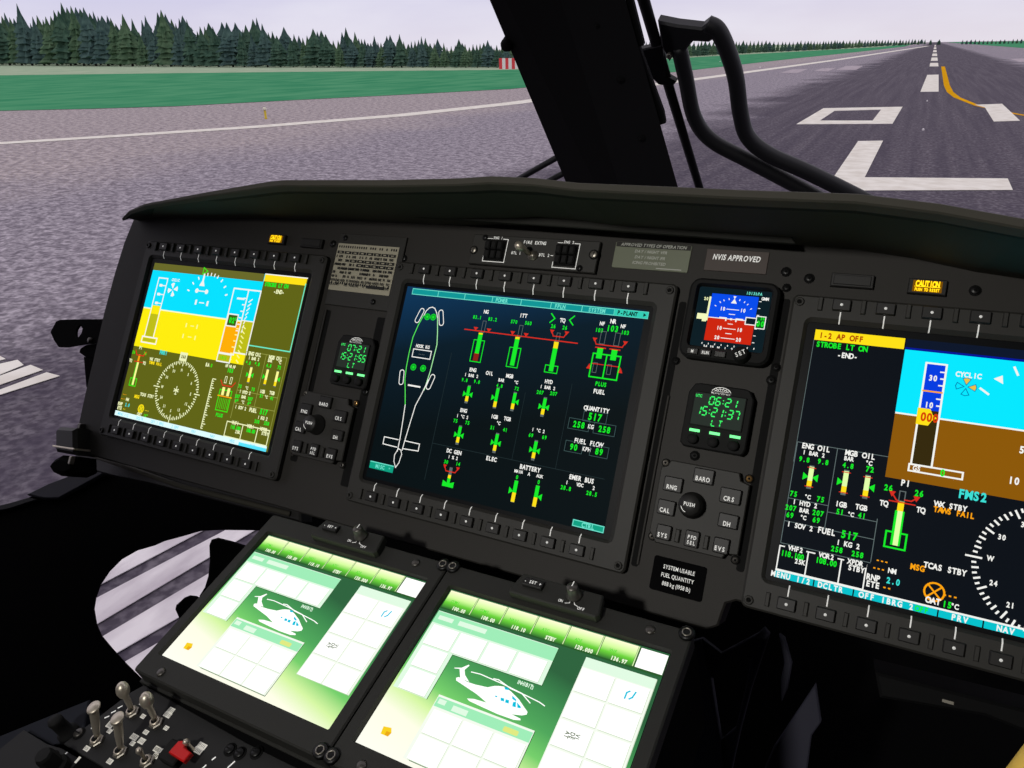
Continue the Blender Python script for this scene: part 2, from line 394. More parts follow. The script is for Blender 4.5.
    x1_ = P(a, 770, 430)[0]; col(x1_, 0, P(a, 800, 455)[1], P(a, 740, 588)[1], yr-1, True)
    x2_ = P(bb, 105, 350)[0]; col(x2_, 0, P(bb, 110, 372)[1], P(bb, 80, 495)[1], yr-1)
    x3_ = P(bb, 350, 400)[0]; y3 = P(bb, 350, 330)[1]; b.frame(x3_-6, P(bb, 335, 485)[1], x3_+6, P(bb, 325, 530)[1], .8, G); b.rect(x3_-2.2, P(bb, 330, 522)[1], x3_+2.2, y3-6, G); b.rect(x3_-2.2, y3-6, x3_+2.2, y3, Y); b.frame(x3_-1, y3+8, x3_+2, y3, .5, GR)
    for x, y in ((P(a, 742, 378)), (P(a, 826, 388)), (P(bb, 82, 277)), (P(bb, 168, 290))): b.poly([(x-2.4, y+1.8), (x+2.4, y+1.8), (x, y-1.8)], Rr)
    b.text('ITT', *P(bb, 152, 165), 4.2, W); b.text('570', *P(bb, 92, 204), 3.8, G); b.text('560', *P(bb, 183, 213), 3.8, G)
    b.text('TQ', *P(bb, 402, 195), 4.2, W); b.text('26', *P(bb, 343, 233), 4, G); b.text('26', *P(bb, 417, 242), 4, G)
    x, y = P(bb, 340, 182); b.line([(x-2, y+4), (x+2, y), (x-2, y-4)], 1.1, G); x, y = P(bb, 460, 195); b.line([(x+2, y+4), (x-2, y), (x+2, y-4)], 1.1, G)
    def cup(xl, xr, y, s=2.2): b.line([(xl, y+4), (xl+2, y), (xr-2, y), (xr, y+4)], .9, Rr); b.poly([(xl-s, y+5.5), (xl+s, y+5.5), (xl, y+2)], Rr); b.poly([(xr-s, y+5.5), (xr+s, y+5.5), (xr, y+2)], Rr)
    cup(P(bb, 333, 275)[0], P(bb, 427, 285)[0], P(bb, 380, 300)[1])
    # NR/NF
    b.text('NR', *P(bb, 728, 202), 4.4, W); b.text('NF', *P(bb, 658, 216), 3.8, W); b.text('NF', *P(bb, 792, 234), 3.8, W)
    b.text('103', *P(bb, 722, 248), 6, G); b.text('103', *P(bb, 637, 258), 4, G); b.text('103', *P(bb, 802, 274), 4, G)
    cup(P(bb, 606, 330)[0], P(bb, 802, 350)[0], P(bb, 700, 358)[1])
    xa, ya = P(bb, 597, 405); xb_, yb_ = P(bb, 752, 580); xm = (xa+xb_+6)/2
    xl = P(bb, 585, 480)[0]; xr = P(bb, 762, 500)[0]; xm = (xl+xr)/2
    b.frame(xl, ya, xr, yb_, 1.2, G); b.line([(xm, ya), (xm, yb_)], 1.2, G)
    for xx in (xm-7, xm+6): b.rect(xx-2.6, ya-4, xx+2.6, ya+5, G); b.frame(xx-2, ya+20, xx+2.5, ya+9, .5, GR); b.line([(xx-5, ya+5.5), (xx+5, ya+5.5)], 1, Rr); b.frame(xx-3.5, ya-8, xx, yb_+4, .45, GR); b.line([(xx-5, ya-9), (xx+6, ya-9)], .7, Rr)
    b.poly([(xl-4, ya-14), (xl, ya-14), (xl-1.5, ya-9)], Rr); b.poly([(xr+4, ya-14), (xr, ya-14), (xr+1.5, ya-9)], Rr)
    b.text('PLUS', *P(bb, 648, 604), 4.2, G); b.text('FUEL', *P(bb, 637, 652), 4.4, W)
    # mid gauges
    b.text('ENG', *P(a, 725, 640), 4, W); b.text('1 BAR 2', *P(a, 716, 676), 3.4, W); b.text('9.8', *P(a, 673, 705), 3.6, G); b.text('9.8', *P(a, 751, 716), 3.6, G)
    b.text('OIL', *P(a, 833, 662), 4, W); b.text('MGB', *P(a, 962, 680), 4, W); b.text('BAR', *P(a, 908, 706), 3.4, W); b.text('4.8', *P(a, 896, 742), 3.6, G)
    b.text('°C', *P(bb, 105, 592), 3.4, W); b.text('72', *P(bb, 110, 632), 3.6, G)
    b.text('HYD', *P(bb, 315, 588), 4, W); b.text('1 BAR 2', *P(bb, 308, 625), 3.4, W); b.text('207', *P(bb, 260, 656), 3.8, G); b.text('207', *P(bb, 346, 664), 3.8, G)
    def g2(c, xt, yt, xb2, yb2, **k):
        p = P(c, xt, yt); q = P(c, xb2, yb2); vgauge(b, (p[0]+q[0])/2, p[1], q[1], 3.2, None, G, Y, **k)
    g2(c3, 705, 35, 680, 150); g2(c3, 887, 50, 863, 183, side='l', gray=.08); g2(c3, 1000, 78, 972, 200, side='r'); g2(d, 360, 48, 333, 172)
    g2(c3, 648, 292, 624, 415); g2(c3, 885, 340, 860, 468); g2(d, 300, 322, 277, 452); 
    b.text('ENG', *P(c3, 667, 196), 4, W); b.text('1 °C 2', *P(c3, 660, 235), 3.4, W); b.text('75', *P(c3, 616, 262), 3.8, G); b.text('75', *P(c3, 692, 275), 3.8, G)
    b.text('IGB', *P(c3, 865, 236), 4, W); b.text('TGB', *P(c3, 948, 250), 4, W); b.text('°C', *P(c3, 890, 277), 3.4, W); b.text('51', *P(c3, 852, 306), 3.8, G); b.text('41', *P(c3, 933, 320), 3.8, G)
    b.text('1 °C 2', *P(d, 313, 260), 3.4, W); b.text('69', *P(d, 266, 290), 3.8, G); b.text('69', *P(d, 352, 304), 3.8, G)
    b.text('DC GEN', *P(c3, 607, 460), 4.2, W); b.text('1 % 2', *P(c3, 600, 497), 3.4, W); b.text('30', *P(c3, 556, 524), 3.8, G); b.text('14', *P(c3, 632, 538), 3.8, G)
    b.text('ELEC', *P(c3, 845, 505), 4.4, W)
    p = P(c3, 587, 560); q = P(c3, 566, 685); xg = (p[0]+q[0])/2; b.rect(xg-1.6, q[1], xg+1.6, p[1], GR); b.rect(xg-1.6, q[1], xg+1.6, p[1]-8, G); b.rect(xg-1.6, p[1]-10, xg+1.6, p[1]-7, Y)
    b.poly([(xg, q[1]+3), (xg-6, q[1]+5.5), (xg-6, q[1]), (xg+6, q[1]), (xg+6, q[1]+5.5)], G); cup(xg-7, xg+7, p[1]-4, 2)
    b.text('BATTERY', *P(d, 260, 502), 4.6, W); b.text('MAIN', *P(d, 187, 522), 3.2, W); b.text('A', *P(d, 254, 538), 3.4, W); b.text('AUX', *P(d, 322, 552), 3.2, W); b.text('0', *P(d, 178, 558), 4, G); b.text('0', *P(d, 316, 590), 4, G)
    for (t1, t2, sd) in (((175, 580), (147, 718), 'l'), ((312, 612), (284, 748), 'r')):
        p = P(d, *t1); q = P(d, *t2); vgauge(b, (p[0]+q[0])/2, p[1], q[1], 3.6, None, G, Y, side=sd, lowfrac=.42, gray=.02)
    b.text('QUANTITY', *P(d, 686, 126), 4.6, W); b.text('517', *P(d, 676, 175), 7, G); b.text('258', *P(d, 573, 223), 6, G); b.text('KG', *P(d, 650, 236), 4, W); b.text('258', *P(d, 736, 254), 6, G)
    b.text('FUEL FLOW', *P(d, 632, 338), 4.6, W); b.text('90', *P(d, 540, 366), 6, G); b.text('KPH', *P(d, 622, 380), 4, W); b.text('89', *P(d, 702, 396), 6, G)
    for cx, cy, w2 in ((676, 175, 10.5), (573, 223, 9.5), (736, 254, 9.5), (540, 366, 8), (702, 396, 8)):
        x, y = P(d, cx, cy); b.frame(x-w2, y+4.6, x+w2, y-4.6, .5, DG if w2 < 0 else glow('screen box line', (60, 85, 85)))
    b.text('EMER BUS', *P(d, 590, 570), 4.6, W); b.text('1', *P(d, 497, 592), 3.6, W); b.text('VDC', *P(d, 580, 608), 3.4, W); b.text('2', *P(d, 668, 628), 3.6, W); b.text('28.8', *P(d, 490, 628), 4, G); b.text('28.5', *P(d, 655, 664), 4, G)

def compass(b, cx, cy, r, col, letters=True, tw=.9, h=3.4):
    for i in range(72):
        a = 2*PI*i/72; L = 6 if i % 6 == 0 else 4.2 if i % 2 == 0 else 2.8
        b.line([(cx+r*math.cos(a), cy+r*math.sin(a)), (cx+(r-L)*math.cos(a), cy+(r-L)*math.sin(a))], tw, col)
    for i, t in enumerate(['N', '3', '6', 'E', '12', '15', 'S', '21', '24', 'W', '30', '33']):
        a = PI/2-math.radians(i*30+2); b.text(t, cx+(r-10.5)*math.cos(a), cy+(r-10.5)*math.sin(a), h, col)
    b.line([(cx, cy-r), (cx, cy-r-4)], 1.4, col); b.line([(cx-r, cy), (cx-r-4, cy)], 1.2, col); b.line([(cx+r, cy), (cx+r+4, cy)], 1.2, col)
    # aeroplane symbol
    b.line([(cx, cy+5), (cx, cy-5)], 1.2, col); b.line([(cx-4, cy+1.5), (cx+4, cy-1.5)], 1.3, col); b.line([(cx-4, cy-1.5), (cx+4, cy+1.5)], 1.3, col); b.line([(cx-2, cy-4.5), (cx+2, cy-4.5)], 1, col)

def art_right(b, fr):
    a = crop(740, 230, 3.489); d = crop(740, 440, 3.2); e = crop(924, 360, 9.6); P = lambda c, x, y: fr.pix(*c(x, y))
    BG = glow('right page background', (8, 14, 22)); SK = glow('attitude sky cyan', (0, 232, 255)); GD_ = glow('attitude ground brown', (140, 88, 4)); TOPB = glow('top band navy', (8, 20, 42))
    b.z = .02; XL, YT = 3.0, -1.8; b.rect(XL, YS, XS, YT, BG)
    xs = P(a, 577, 410)[0]; ysk = P(a, 575, 414)[1]; yhz = P(a, 535, 636)[1]; ygb = P(d, 456, 116)[1]
    b.rect(xs, ysk, XS, YT, TOPB); b.rect(xs, yhz, XS, ysk, SK); b.rect(xs, ygb, XS, yhz, GD_); b.rect(xs, ysk-.5, XS, ysk+1.2, glow('navy edge', (0, 20, 150))); b.line([(xs, yhz), (XS, yhz)], 1.2, W)
    # alert window
    b.rect(XL, -10, P(a, 577, 380)[0], YT, Y); b.text('1-2 AP OFF', 6, -5.9, 5, glow('screen burnt red', (175, 60, 0)), adv=.78, align='l')
    b.text('STROBE LT ON', 5, -13, 4.8, G, adv=.78, align='l'); b.text('-END-', 28, -19.5, 4.6, W, adv=.78)
    dl = glow('screen thin line', (95, 110, 110))
    b.line([(XL, -10), (XL, -105)], .4, dl)
    Q = lambda *p: [P(d, *q) for q in p]
    ytop = P(d, 180, 5)[1]; xL = XL+.5; x2 = P(d, 312, 30)[0]; x3 = P(d, 440, 250)[0]
    b.line([(xL, ytop), (xs, ytop)], .5, dl); b.line([(xL, ytop), (xL, P(d, 115, 325)[1])], .5, dl); yq = P(d, 140, 182)[1]; yq2 = P(d, 130, 255)[1]; yq3 = P(d, 115, 325)[1]
    b.line([(x2, ytop), (x2, yq2)], .5, dl); b.line([(x3, P(d, 430, 250)[1]), (x3, P(d, 408, 388)[1])], .5, dl); b.line([(xL, yq), (x2, yq)], .5, dl); b.line([(xL, yq2), (x3, yq2)], .5, dl); b.line([(xL, yq3), (x3, yq3)], .5, dl)
    b.line([(x2, P(d, 280, 230)[1]), (x3, P(d, 280, 230)[1])], .5, dl)
    b.text('ENG OIL', *P(d, 243, 24), 4.6, W); b.text('1 BAR 2', *P(d, 236, 44), 3.6, W); b.text('9.8', *P(d, 206, 62), 4.2, G); b.text('9.8', *P(d, 266, 70), 4.2, G)
    b.text('MGB OIL', *P(d, 385, 47), 4.6, W); b.text('BAR', *P(d, 349, 60), 3.6, W); b.text('°C', *P(d, 412, 74), 3.8, W); b.text('4.8', *P(d, 346, 82), 4.2, G); b.text('72', *P(d, 416, 94), 4.6, G)
    for t1, t2, sd in (((232, 82), (218, 156), 'both'), ((343, 96), (328, 176), 'l'), ((411, 112), (398, 188), 'r')):
        p = P(d, *t1); q = P(d, *t2); xg = (p[0]+q[0])/2; b.rect(xg-3.2, q[1]-.5, xg+3.2, p[1]+.5, GD) if 0 else None
        vgauge(b, xg, p[1], q[1], 3.4, None, glow('screen pale lime', (225, 255, 170)), Y, side=sd, gray=.1)
        for f in (.1, .9): b.line([(xg-3, q[1]+(p[1]-q[1])*f), (xg+3, q[1]+(p[1]-q[1])*f)], .6, Rr)
    b.text('75', *P(d, 172, 172), 4.4, G); b.text('°C', *P(d, 216, 182), 3.6, W); b.text('75', *P(d, 258, 190), 4.4, G)
    b.text('1 HYD 2', *P(d, 208, 204), 4, W); b.text('207', *P(d, 163, 217), 4.4, G); b.text('BAR', *P(d, 206, 226), 3.8, W); b.text('207', *P(d, 250, 234), 4.4, G); b.text('69', *P(d, 160, 240), 4.4, G); b.text('°C', *P(d, 202, 248), 3.6, W); b.text('69', *P(d, 244, 256), 4.4, G)
    b.text('IGB', *P(d, 324, 206), 4.4, W); b.text('TGB', *P(d, 389, 216), 4.4, W); b.text('51', *P(d, 320, 230), 4.4, G); b.text('°C', *P(d, 354, 238), 3.6, W); b.text('41', *P(d, 390, 242), 4.4, G)
    b.text('1 SOV 2', *P(d, 192, 276), 4.2, W); b.text('FUEL', *P(d, 277, 292), 5, W); b.text('517', *P(d, 350, 305), 6.2, G); b.text('1 KG 2', *P(d, 346, 334), 4.2, W); b.text('258', *P(d, 310, 350), 4.4, G); b.text('258', *P(d, 376, 366), 4.4, G)
    # radio boxes
    yt = P(d, 113, 334)[1]; yb = P(d, 100, 408)[1]; xr = [XL+.5, P(d, 215, 385)[0], P(d, 320, 415)[0], P(d, 400, 430)[0]]
    for i in range(3): b.frame(xr[i], yt, xr[i+1], yb, .9, W)
    for i, t in enumerate(('VHF2', 'VOR2', 'XPDR')): xm = (xr[i]+xr[i+1])/2+1; b.rect(xm-7.5, yt+2, xm+7.5, yt-2, BG); b.text(t, xm, yt, 4.2, W)
    b.text('118.100', *P(d, 168, 368), 4.6, G, adv=.62); b.text('25K', *P(d, 192, 390), 4, W); b.text('108.00', *P(d, 276, 390), 4.6, G, adv=.65); b.text('STBY', *P(d, 372, 412), 4.4, W)
    # bottom band
    b.rect(XL, YS, XS, -187.2, glow('soft key cyan', (0, 195, 205))); b.rect(XL, -187.2, XS, -185.9, W)
    dv = [P(d, 237, 450)[0], P(d, 363, 484)[0], P(d, 633, 550)[0], P(d, 778, 585)[0]]; dv.append(dv[-1]+(dv[-1]-dv[-2])*1.0); dv.append(dv[-1]+26)
    for x in dv: b.line([(x, -187.2), (x, YS)], .9, K)
    for t, (x, y) in (('MENU 1/2', P(d, 162, 440)), ('DCLTR', P(d, 290, 468)), ('OFF 1', P(d, 424, 495)), ('BRG 2', P(d, 512, 520)), ('PRV', P(d, 703, 566)), ('NAV', P(d, 850, 602))): b.text(t, x, -189.7, 4.6, W, adv=.95)
    b.text('OFF', P(d, 582, 540)[0], -189.7, 4.4, G)
    # torque column PI
    b.text('PI', *P(d, 530, 138), 5, W); b.text('26', *P(d, 475, 153), 4.8, G); b.text('26', *P(d, 573, 171), 4.8, G); b.text('TQ', *P(d, 460, 202), 4.4, W); b.text('TQ', *P(d, 578, 224), 4.4, W)
    x = P(d, 505, 270)[0]; yb = P(d, 498, 338)[1]; yt = P(d, 515, 228)[1]; b.frame(x-6.5, yb+9, x+6.5, yb-2, 1.2, G); b.rect(x-3, yb, x+3, yt, G); b.rect(x-1.4, yb, x+1.8, yt, glow('screen pale lime', (0, 0, 0))); b.rect(x-2, yt, x+2, yt+7, Y); b.frame(x-1.8, yt+7, x+1.8, yt+14, .7, GR)
    b.line([(x-8, yt+6), (x+9, yt+6)], .8, Rr); pL = P(d, 487, 170); pR = P(d, 565, 188); b.line([(pL[0], pL[1]), (pL[0]+3, pL[1]-4), (x-1, pL[1]-5.5)], .9, Rr); b.line([(x+2, pR[1]-2.5), (pR[0]-3, pR[1]-2.5), (pR[0], pR[1])], .9, Rr)
    for pp in (pL, pR): b.poly([(pp[0]-2.2, pp[1]+1.5), (pp[0]+2.2, pp[1]+1.5), (pp[0], pp[1]-2.5)], Rr)
    b.text('FMS2', *P(d, 744, 178), 7, Cy); b.text('WX STBY', *P(d, 675, 212), 4.4, W); b.text('TAWS FAIL', *P(d, 684, 232), 4.4, A)
    b.text('---', *P(d, 455, 385), 4.4, A); b.text('---', *P(d, 444, 409), 4.4, A); b.text('NM', *P(d, 487, 419), 4, W); b.text('RNP', *P(d, 427, 440), 4.8, W); b.text('2.0', *P(d, 490, 452), 4.8, Cy); b.text('ETE', *P(d, 425, 462), 4.8, W); b.text('--', *P(d, 470, 470), 4.8, A)
    b.text('MSG', *P(d, 568, 408), 4.6, A); b.text('TCAS STBY', *P(d, 655, 412), 4.6, W)
    cx, cy = P(d, 621, 486); b.arc(cx, cy, 6, 0, 360, 1.2, A, 24); b.line([(cx-4, cy-4), (cx+4, cy+4)], 1.1, A); b.line([(cx-4, cy+4), (cx+4, cy-4)], 1.1, A); b.text('---', *P(d, 672, 496), 5, A)
    b.text('OAT', *P(d, 618, 514), 4.8, W); b.text('15', *P(d, 662, 526), 4.8, G); b.text('°C', *P(d, 686, 532), 4, W)
    # compass
    xw = P(d, 720, 362); cxp = xw[0]+45.5; cyp = xw[1]-1; compass(b, cxp, cyp, 41.5, W, tw=1.3, h=4)
    # speed tape
    q0 = P(a, 650, 465); q1 = P(a, 727, 472); yte = q0[1]; xa = q0[0]; xb = q1[0]-1; ym = P(a, 620, 625)[1]; ybb = P(d, 540, 98)[1]; y0 = P(d, 550, 78)[1]
    b.rect(xa, ym, xb, yte, glow('tape blue', (0, 60, 225))); b.rect(xa, y0, xb, ym, glow('tape dark brown', (52, 40, 8))); b.frame(xa, y0, xb, yte, 1.3, W)
    for i, t in enumerate(('30', None, '10')):
        yy = yte-10.5-i*9.8
        if t: b.text(t, xa+5.5, yy, 4.6, W)
        b.line([(xa+(10 if t else 11), yy), (xb, yy)], 1.1, W if t else A)
        b.line([(xb-3.5, yy+4.9), (xb, yy+4.9)], 1, W)
    b.line([(xa, yte-20.3), (xb, yte-20.3)], 1.1, A); yb0 = ym+1; b.poly([(xa-1, yb0), (xb-6, yb0), (xb-4, yb0-4), (xb-1, yb0-6), (xb-4, yb0-8), (xb-6, yb0-12), (xa-1, yb0-12)], Y); b.text('000', xa+7, yb0-6, 7, glow('screen orange red', (215, 60, 0)), adv=.68)
    b.frame(xa-1, ybb, xa+32, y0, 1.2, W); b.text('GS', xa+4, (ybb+y0)/2, 4, W); b.text('0', xa+20, (ybb+y0)/2, 5.5, G)
    # cyclic cross
    cx, cy = P(e, 400, 262); b.text('CYCLIC', *P(e, 425, 150), 4.2, W)
    for k in range(4):
        t = PI/2*k; f = lambda r, o: (cx+r*math.cos(t)-o*math.sin(t), cy+r*math.sin(t)+o*math.cos(t))
        pts = [f(1.2, 0), f(5.6, 2.4), f(6.4, 0), f(5.6, -2.4)]
        b.poly(pts, glow('cyclic gold', (235, 195, 70)) if k < 2 else SK); b.line(pts, .5, glow('cyclic blue', (0, 120, 170)), True)
    # bank marks and pitch ladder, centred further right
    ccx = cxp; ccy = yhz-2
    for an in (20, 35, 50, 62, 75, 90, 105, 118):
        t = math.radians(an); b.line([(ccx+46*math.cos(t), ccy+46*math.sin(t)), (ccx+50*math.cos(t), ccy+50*math.sin(t))], 1.2, W)
    x, y = P(e, 712, 190); b.poly([(x-3, y), (x+3, y-3), (x+2, y+3)], W)
    x, y = P(e, 880, 112); b.line([(x-1.5, y+3), (x+1.5, y-3)], 1.4, W); x, y = P(e, 575, 305); b.line([(x-3, y+2), (x+3, y-2)], 1.4, W)
    for i, t in enumerate(('5', '10')): yy = P(d, 900, 32)[1]-i*21.5; b.text(t, P(d, 900, 32)[0]-(2 if i else 0), yy, 5.5, W); b.line([(P(d, 900, 32)[0]+6, yy), (P(d, 900, 32)[0]+28, yy)], 1.2, W); b.text(t, P(d, 900, 32)[0]+34, yy, 5.5, W)
    b.rect(230, -95, 241, -22, glow('tape dark brown', (0, 0, 0))); b.frame(230, -95, 241, -22, 1.2, W)

def art_left(b, fr):
    a = crop(130, 260, 9.6); c = crop(200, 260, 8.533); d = crop(100, 340, 9.6); e = crop(200, 340, 7.68); P = lambda c, x, y: fr.pix(*c(x, y))
    OL = glow('left page olive', (96, 100, 20)); OB = glow('left band olive', (105, 105, 40)); SK = glow('left sky cyan', (0, 225, 255)); GY = glow('left ground yellow', (255, 238, 8)); OR = glow('left amber box', (255, 175, 0))
    CR = glow('left cream', (240, 245, 190)); T2 = glow('left tape olive', (190, 190, 20)); lg = glow('left leaf green', (60, 225, 20)); tq = glow('left window line', (110, 240, 200))
    b.z = .02; XL, YT = 3.2, -2.2; XS = 248; b.rect(XL, YS, XS, YT, OL); xs = P(c, 550, 150)[0]; yh = P(a, 130, 455)[1]; yb = P(d, 330, 55)[1]; ysk = P(a, 220, 95)[1]
    b.rect(XL, ysk, xs, YT, OB); b.rect(XL, yh, xs, ysk, SK); b.rect(XL, yb, xs, yh, GY); b.line([(XL, yh), (xs, yh)], 1.6, glow('left pale line', (255, 255, 200)))
    # alert window
    b.rect(xs, -10.5, XS-1, YT, Y); b.line([(xs, YT), (XS, YT)], 1.2, W); b.text('STROBE LT ON', xs+3, -13.5, 5, G, adv=.72, align='l', bold=.04); b.text('-END-', xs+26, -20.5, 5, CR, bold=.04)
    yw = P(e, 375, 40)[1]; b.line([(XS-1.2, -9), (XS-1.2, yw), (xs, yw)], 1.3, tq); b.line([(xs, YT), (xs, yw)], .8, SK)
    # speed tape left
    x0, yt = P(a, 280, 170); x1 = P(a, 365, 180)[0]; ym = P(a, 240, 435)[1]; y1 = P(a, 150, 735)[1]
    b.frame(x0, y1, x1, yt, 1.6, W); b.rect(x0+1, P(a, 215, 515)[1], x1-1, ym, GY); b.rect(x0+1.2, y1+1, x1-1.2, P(a, 215, 515)[1], T2)
    for k in range(3): yy = yt-9-k*11; b.rect(x0+4, yy-1.6, x0+9, yy+1.6, W); b.line([(x0+7, yy), (x1, yy)], 1.3, W)
    b.frame(x0-3, y1-7, x1+7, y1, 1.6, W); b.rect(x0-1, y1-5.6, x1+5, y1-1.5, T2)
    # cyclic symbol
    cx, cy = P(a, 412, 285)
    for k in range(4):
        t = PI/2*k+.25; f = lambda r, o: (cx+r*math.cos(t)-o*math.sin(t), cy+r*math.sin(t)+o*math.cos(t)); b.poly([f(1, 0), f(7.5, 3.2), f(8.5, 0), f(7.5, -3.2)], W)
    b.text('CYCLIC', cx+1, cy+12, 3.6, W, bold=.03)
    # bank scale
    bx, by = P(a, 715, 420); 
    for an in (20, 38, 55, 70, 80, 90, 100, 110, 125, 142, 160):
        t = math.radians(an); r = 31; b.line([(bx+r*math.cos(t), by+2+r*math.sin(t)), (bx+(r+4)*math.cos(t), by+2+(r+4)*math.sin(t))], 1.7, W)
    tx, ty = P(a, 715, 155); b.poly([(tx-4.5, ty-12), (tx+4.5, ty-12), (tx+1.4, ty-6), (tx+1.2, ty+3), (tx-1.2, ty+3), (tx-1.4, ty-6)], W); b.line([(tx-3.4, ty+10), (tx+4, ty+6), (tx-3.4, ty+2)], 1.2, lg, True)
    for (yy, hw, dsc) in ((300, 8, True), (412, 9, False)):
        x, y = P(a, 690, yy)
        if dsc: b.disc(x-hw, y, 2.8, W); b.disc(x+hw, y, 2.8, W); b.line([(x-hw, y), (x+hw, y)], 1.3, W)
        else: b.rect(x-hw-2, y-3, x-hw+1, y+3, W); b.rect(x+hw-1, y-3, x+hw+2, y+3, W); b.line([(x-4, y), (x+4, y)], 1.3, W)
    pale = glow('left pale yellow', (255, 252, 150))
    for (px_, py_, hw) in ((600, 635, 9), (575, 740, 10)):
        x, y = P(a, px_, py_); b.rect(x-hw-2, y-2.5, x-hw, y+2.5, pale); b.rect(x+hw-2, y-2.5, x+hw, y+2.5, pale); b.line([(x-3, y), (x+3, y)], 1, pale)
    # altitude tapes
    xa, ya = P(c, 295, 242); xb = P(c, 420, 255)[0]; xc = P(c, 525, 265)[0]; yz = P(e, 150, 95)[1]; yc = P(c, 350, 515)[1]
    b.rect(xa, yz, xb, yc-2, OR); b.rect(xb, P(e, 275, 98)[1], xc, yc, T2); b.frame(xa, yz, xb, ya, 1.7, W); b.line([(xb, ya), (xc, ya), (xc, P(e, 275, 98)[1]), (xb, P(e, 275, 98)[1])], 1.7, W)
    for k in range(6): yy = ya-10-k*7.5; b.line([(xb-5, yy), (xb-1, yy)], 1.3, W); b.line([(xb-5, yc-10-k*7), (xb-1, yc-10-k*7)], 1.3, pale)
    b.line([(xa+8, ya-11), (xb-3, ya-11)], 2.2, W)
    for k in range(8): b.line([(xb+4, ya-14-k*5), (xb+9-k*.6, ya-10-k*5)], 1.4, W); b.line([(xb+4+k*.3, yc-6-k*5.5), (xb+9+k*.2, yc-9-k*5.5)], 1.4, pale)
    b.line([(xb, yc), (xc, yc)], 1.2, W)
    q = P(c, 250, 460); q2 = P(c, 330, 575); bx0 = q[0]; bx1 = bx0+15; b.rect(bx0, q2[1], bx1, q[1], glow('left readout green', (60, 95, 10))); b.frame(bx0, q2[1], bx1, q[1], 1.5, W); b.text('02', bx0+7, (q[1]+q2[1])/2, 7, G, bold=.04); b.text('5', bx0+12.5, (q[1]+q2[1])/2+2, 4, G, bold=.04)
    q = P(e, 145, 100); b.rect(q[0], q[1]-9, q[0]+20, q[1], T2); b.frame(q[0], q[1]-9, q[0]+20, q[1], 1.5, W); b.text('1013', q[0]+9, q[1]-4.5, 4.2, lg, bold=.03)
    # lower half
    b.text('PI', *P(d, 397, 75), 4.4, CR, bold=.04); b.text('26', *P(d, 330, 117), 4.2, lg, bold=.04); b.text('26', *P(d, 440, 130), 4.2, lg, bold=.04); b.text('TQ', *P(d, 300, 195), 4, CR, bold=.04); b.text('TQ', *P(d, 430, 222), 4, CR, bold=.04)
    x = P(d, 345, 310)[0]; y0 = P(d, 315, 440)[1]; y1 = P(d, 372, 210)[1]; b.frame(x-5.5, y0+9, x+5.5, y0, 1.3, lg); b.rect(x-2.2, y0+1, x+2.2, y1, lg); b.rect(x-1, y0+1, x+2, y1, pale); b.rect(x-1.6, y1, x+1.6, y1+9, A)
    b.line([(x-7, y1), (x+9, y1)], 1.1, Rr); b.line([(x-8, y1+13), (x-5, y1+8), (x+7, y1+8), (x+10, y1+13)], 1.4, Rr)
    b.text('FMS1', *P(d, 615, 122), 5.4, Cy, bold=.04); b.text('WX STBY', *P(d, 535, 190), 4, CR, bold=.04); b.text('TAWS FAIL', *P(d, 538, 226), 4, Y, bold=.04)
    cx, cy = P(d, 742, 485); compass(b, cx, cy, 34.5, CR, tw=1.4, h=3.8); px_, py_ = P(d, 818, 165); b.rect(px_-7, py_-5, px_+5, py_+5, CR); b.text('360', px_-1, py_, 4.4, OL, bold=.03)
    b.text('---', *P(d, 250, 520), 3.8, A); b.text('---', *P(d, 232, 562), 3.8, A); b.text('NM', *P(d, 275, 572), 4, CR, bold=.05); b.text('RNP', *P(d, 208, 612), 4.4, CR, bold=.05); b.text('2.0', *P(d, 275, 625), 4.4, Cy, bold=.04); b.text('ETE', *P(d, 200, 652), 4.4, CR, bold=.05); b.text('--', *P(d, 245, 660), 4, Y)
    b.text('MSG', *P(d, 366, 545), 4.4, Y, bold=.05); b.text('TCAS STBY', *P(d, 462, 533), 4.2, CR, bold=.05)
    x, y = P(d, 405, 662); b.disc(x, y, 5, T2); b.arc(x, y, 4.6, 0, 360, 1.2, Y); b.line([(x-3, y-3), (x+3, y+3)], 1, Y); b.line([(x-3, y+3), (x+3, y-3)], 1, Y); b.text('---', *P(d, 462, 676), 4, Y); b.text('OAT', *P(d, 390, 715), 4.2, CR, bold=.05); b.text('15°', *P(d, 450, 730), 4.2, lg, bold=.04)
    # bearing, rotor gauge, vertical scale
    b.text('RA', *P(e, 68, 192), 4.6, CR, bold=.05); b.text('0', *P(e, 98, 198), 4.6, lg, bold=.05); b.text('NF NR NF', *P(e, 245, 205), 3.8, CR, adv=.62, bold=.05); b.text('103', *P(e, 242, 237), 5, G, bold=.04)
    x, y = P(e, 190, 470); xw = 9; yt_ = P(e, 190, 385)[1]; yb_ = P(e, 170, 545)[1]; b.frame(x-xw, yb_, x+xw, yt_, 1.3, lg)
    for k in range(6): b.line([(x-xw+3+k*2.6, yb_+2), (x-xw+3+k*2.6, yt_-9)], .8, lg)
    b.line([(x-xw-2, yt_+10), (x-xw+2, yt_+5), (x+xw-2, yt_+5), (x+xw+2, yt_+10)], 1.3, Rr); b.line([(x-xw-2, yt_-7), (x+xw+2, yt_-7)], 1.2, A)
    for s in (-4, 4): b.rect(x+s-2, yt_-6, x+s+2, yt_+3, pale); b.frame(x+s-1.4, yt_+8, x+s+1.4, yt_+15, .8, CR)
    b.text('PLUS', x-1, yb_-5, 4.4, G, bold=.04)
    xq, yq = P(e, 110, 300); ye = P(e, 25, 680)[1]; xq = (xq+P(e, 18, 660)[0])/2; b.line([(xq, yq), (xq, ye)], 1.2, CR)
    n = 22
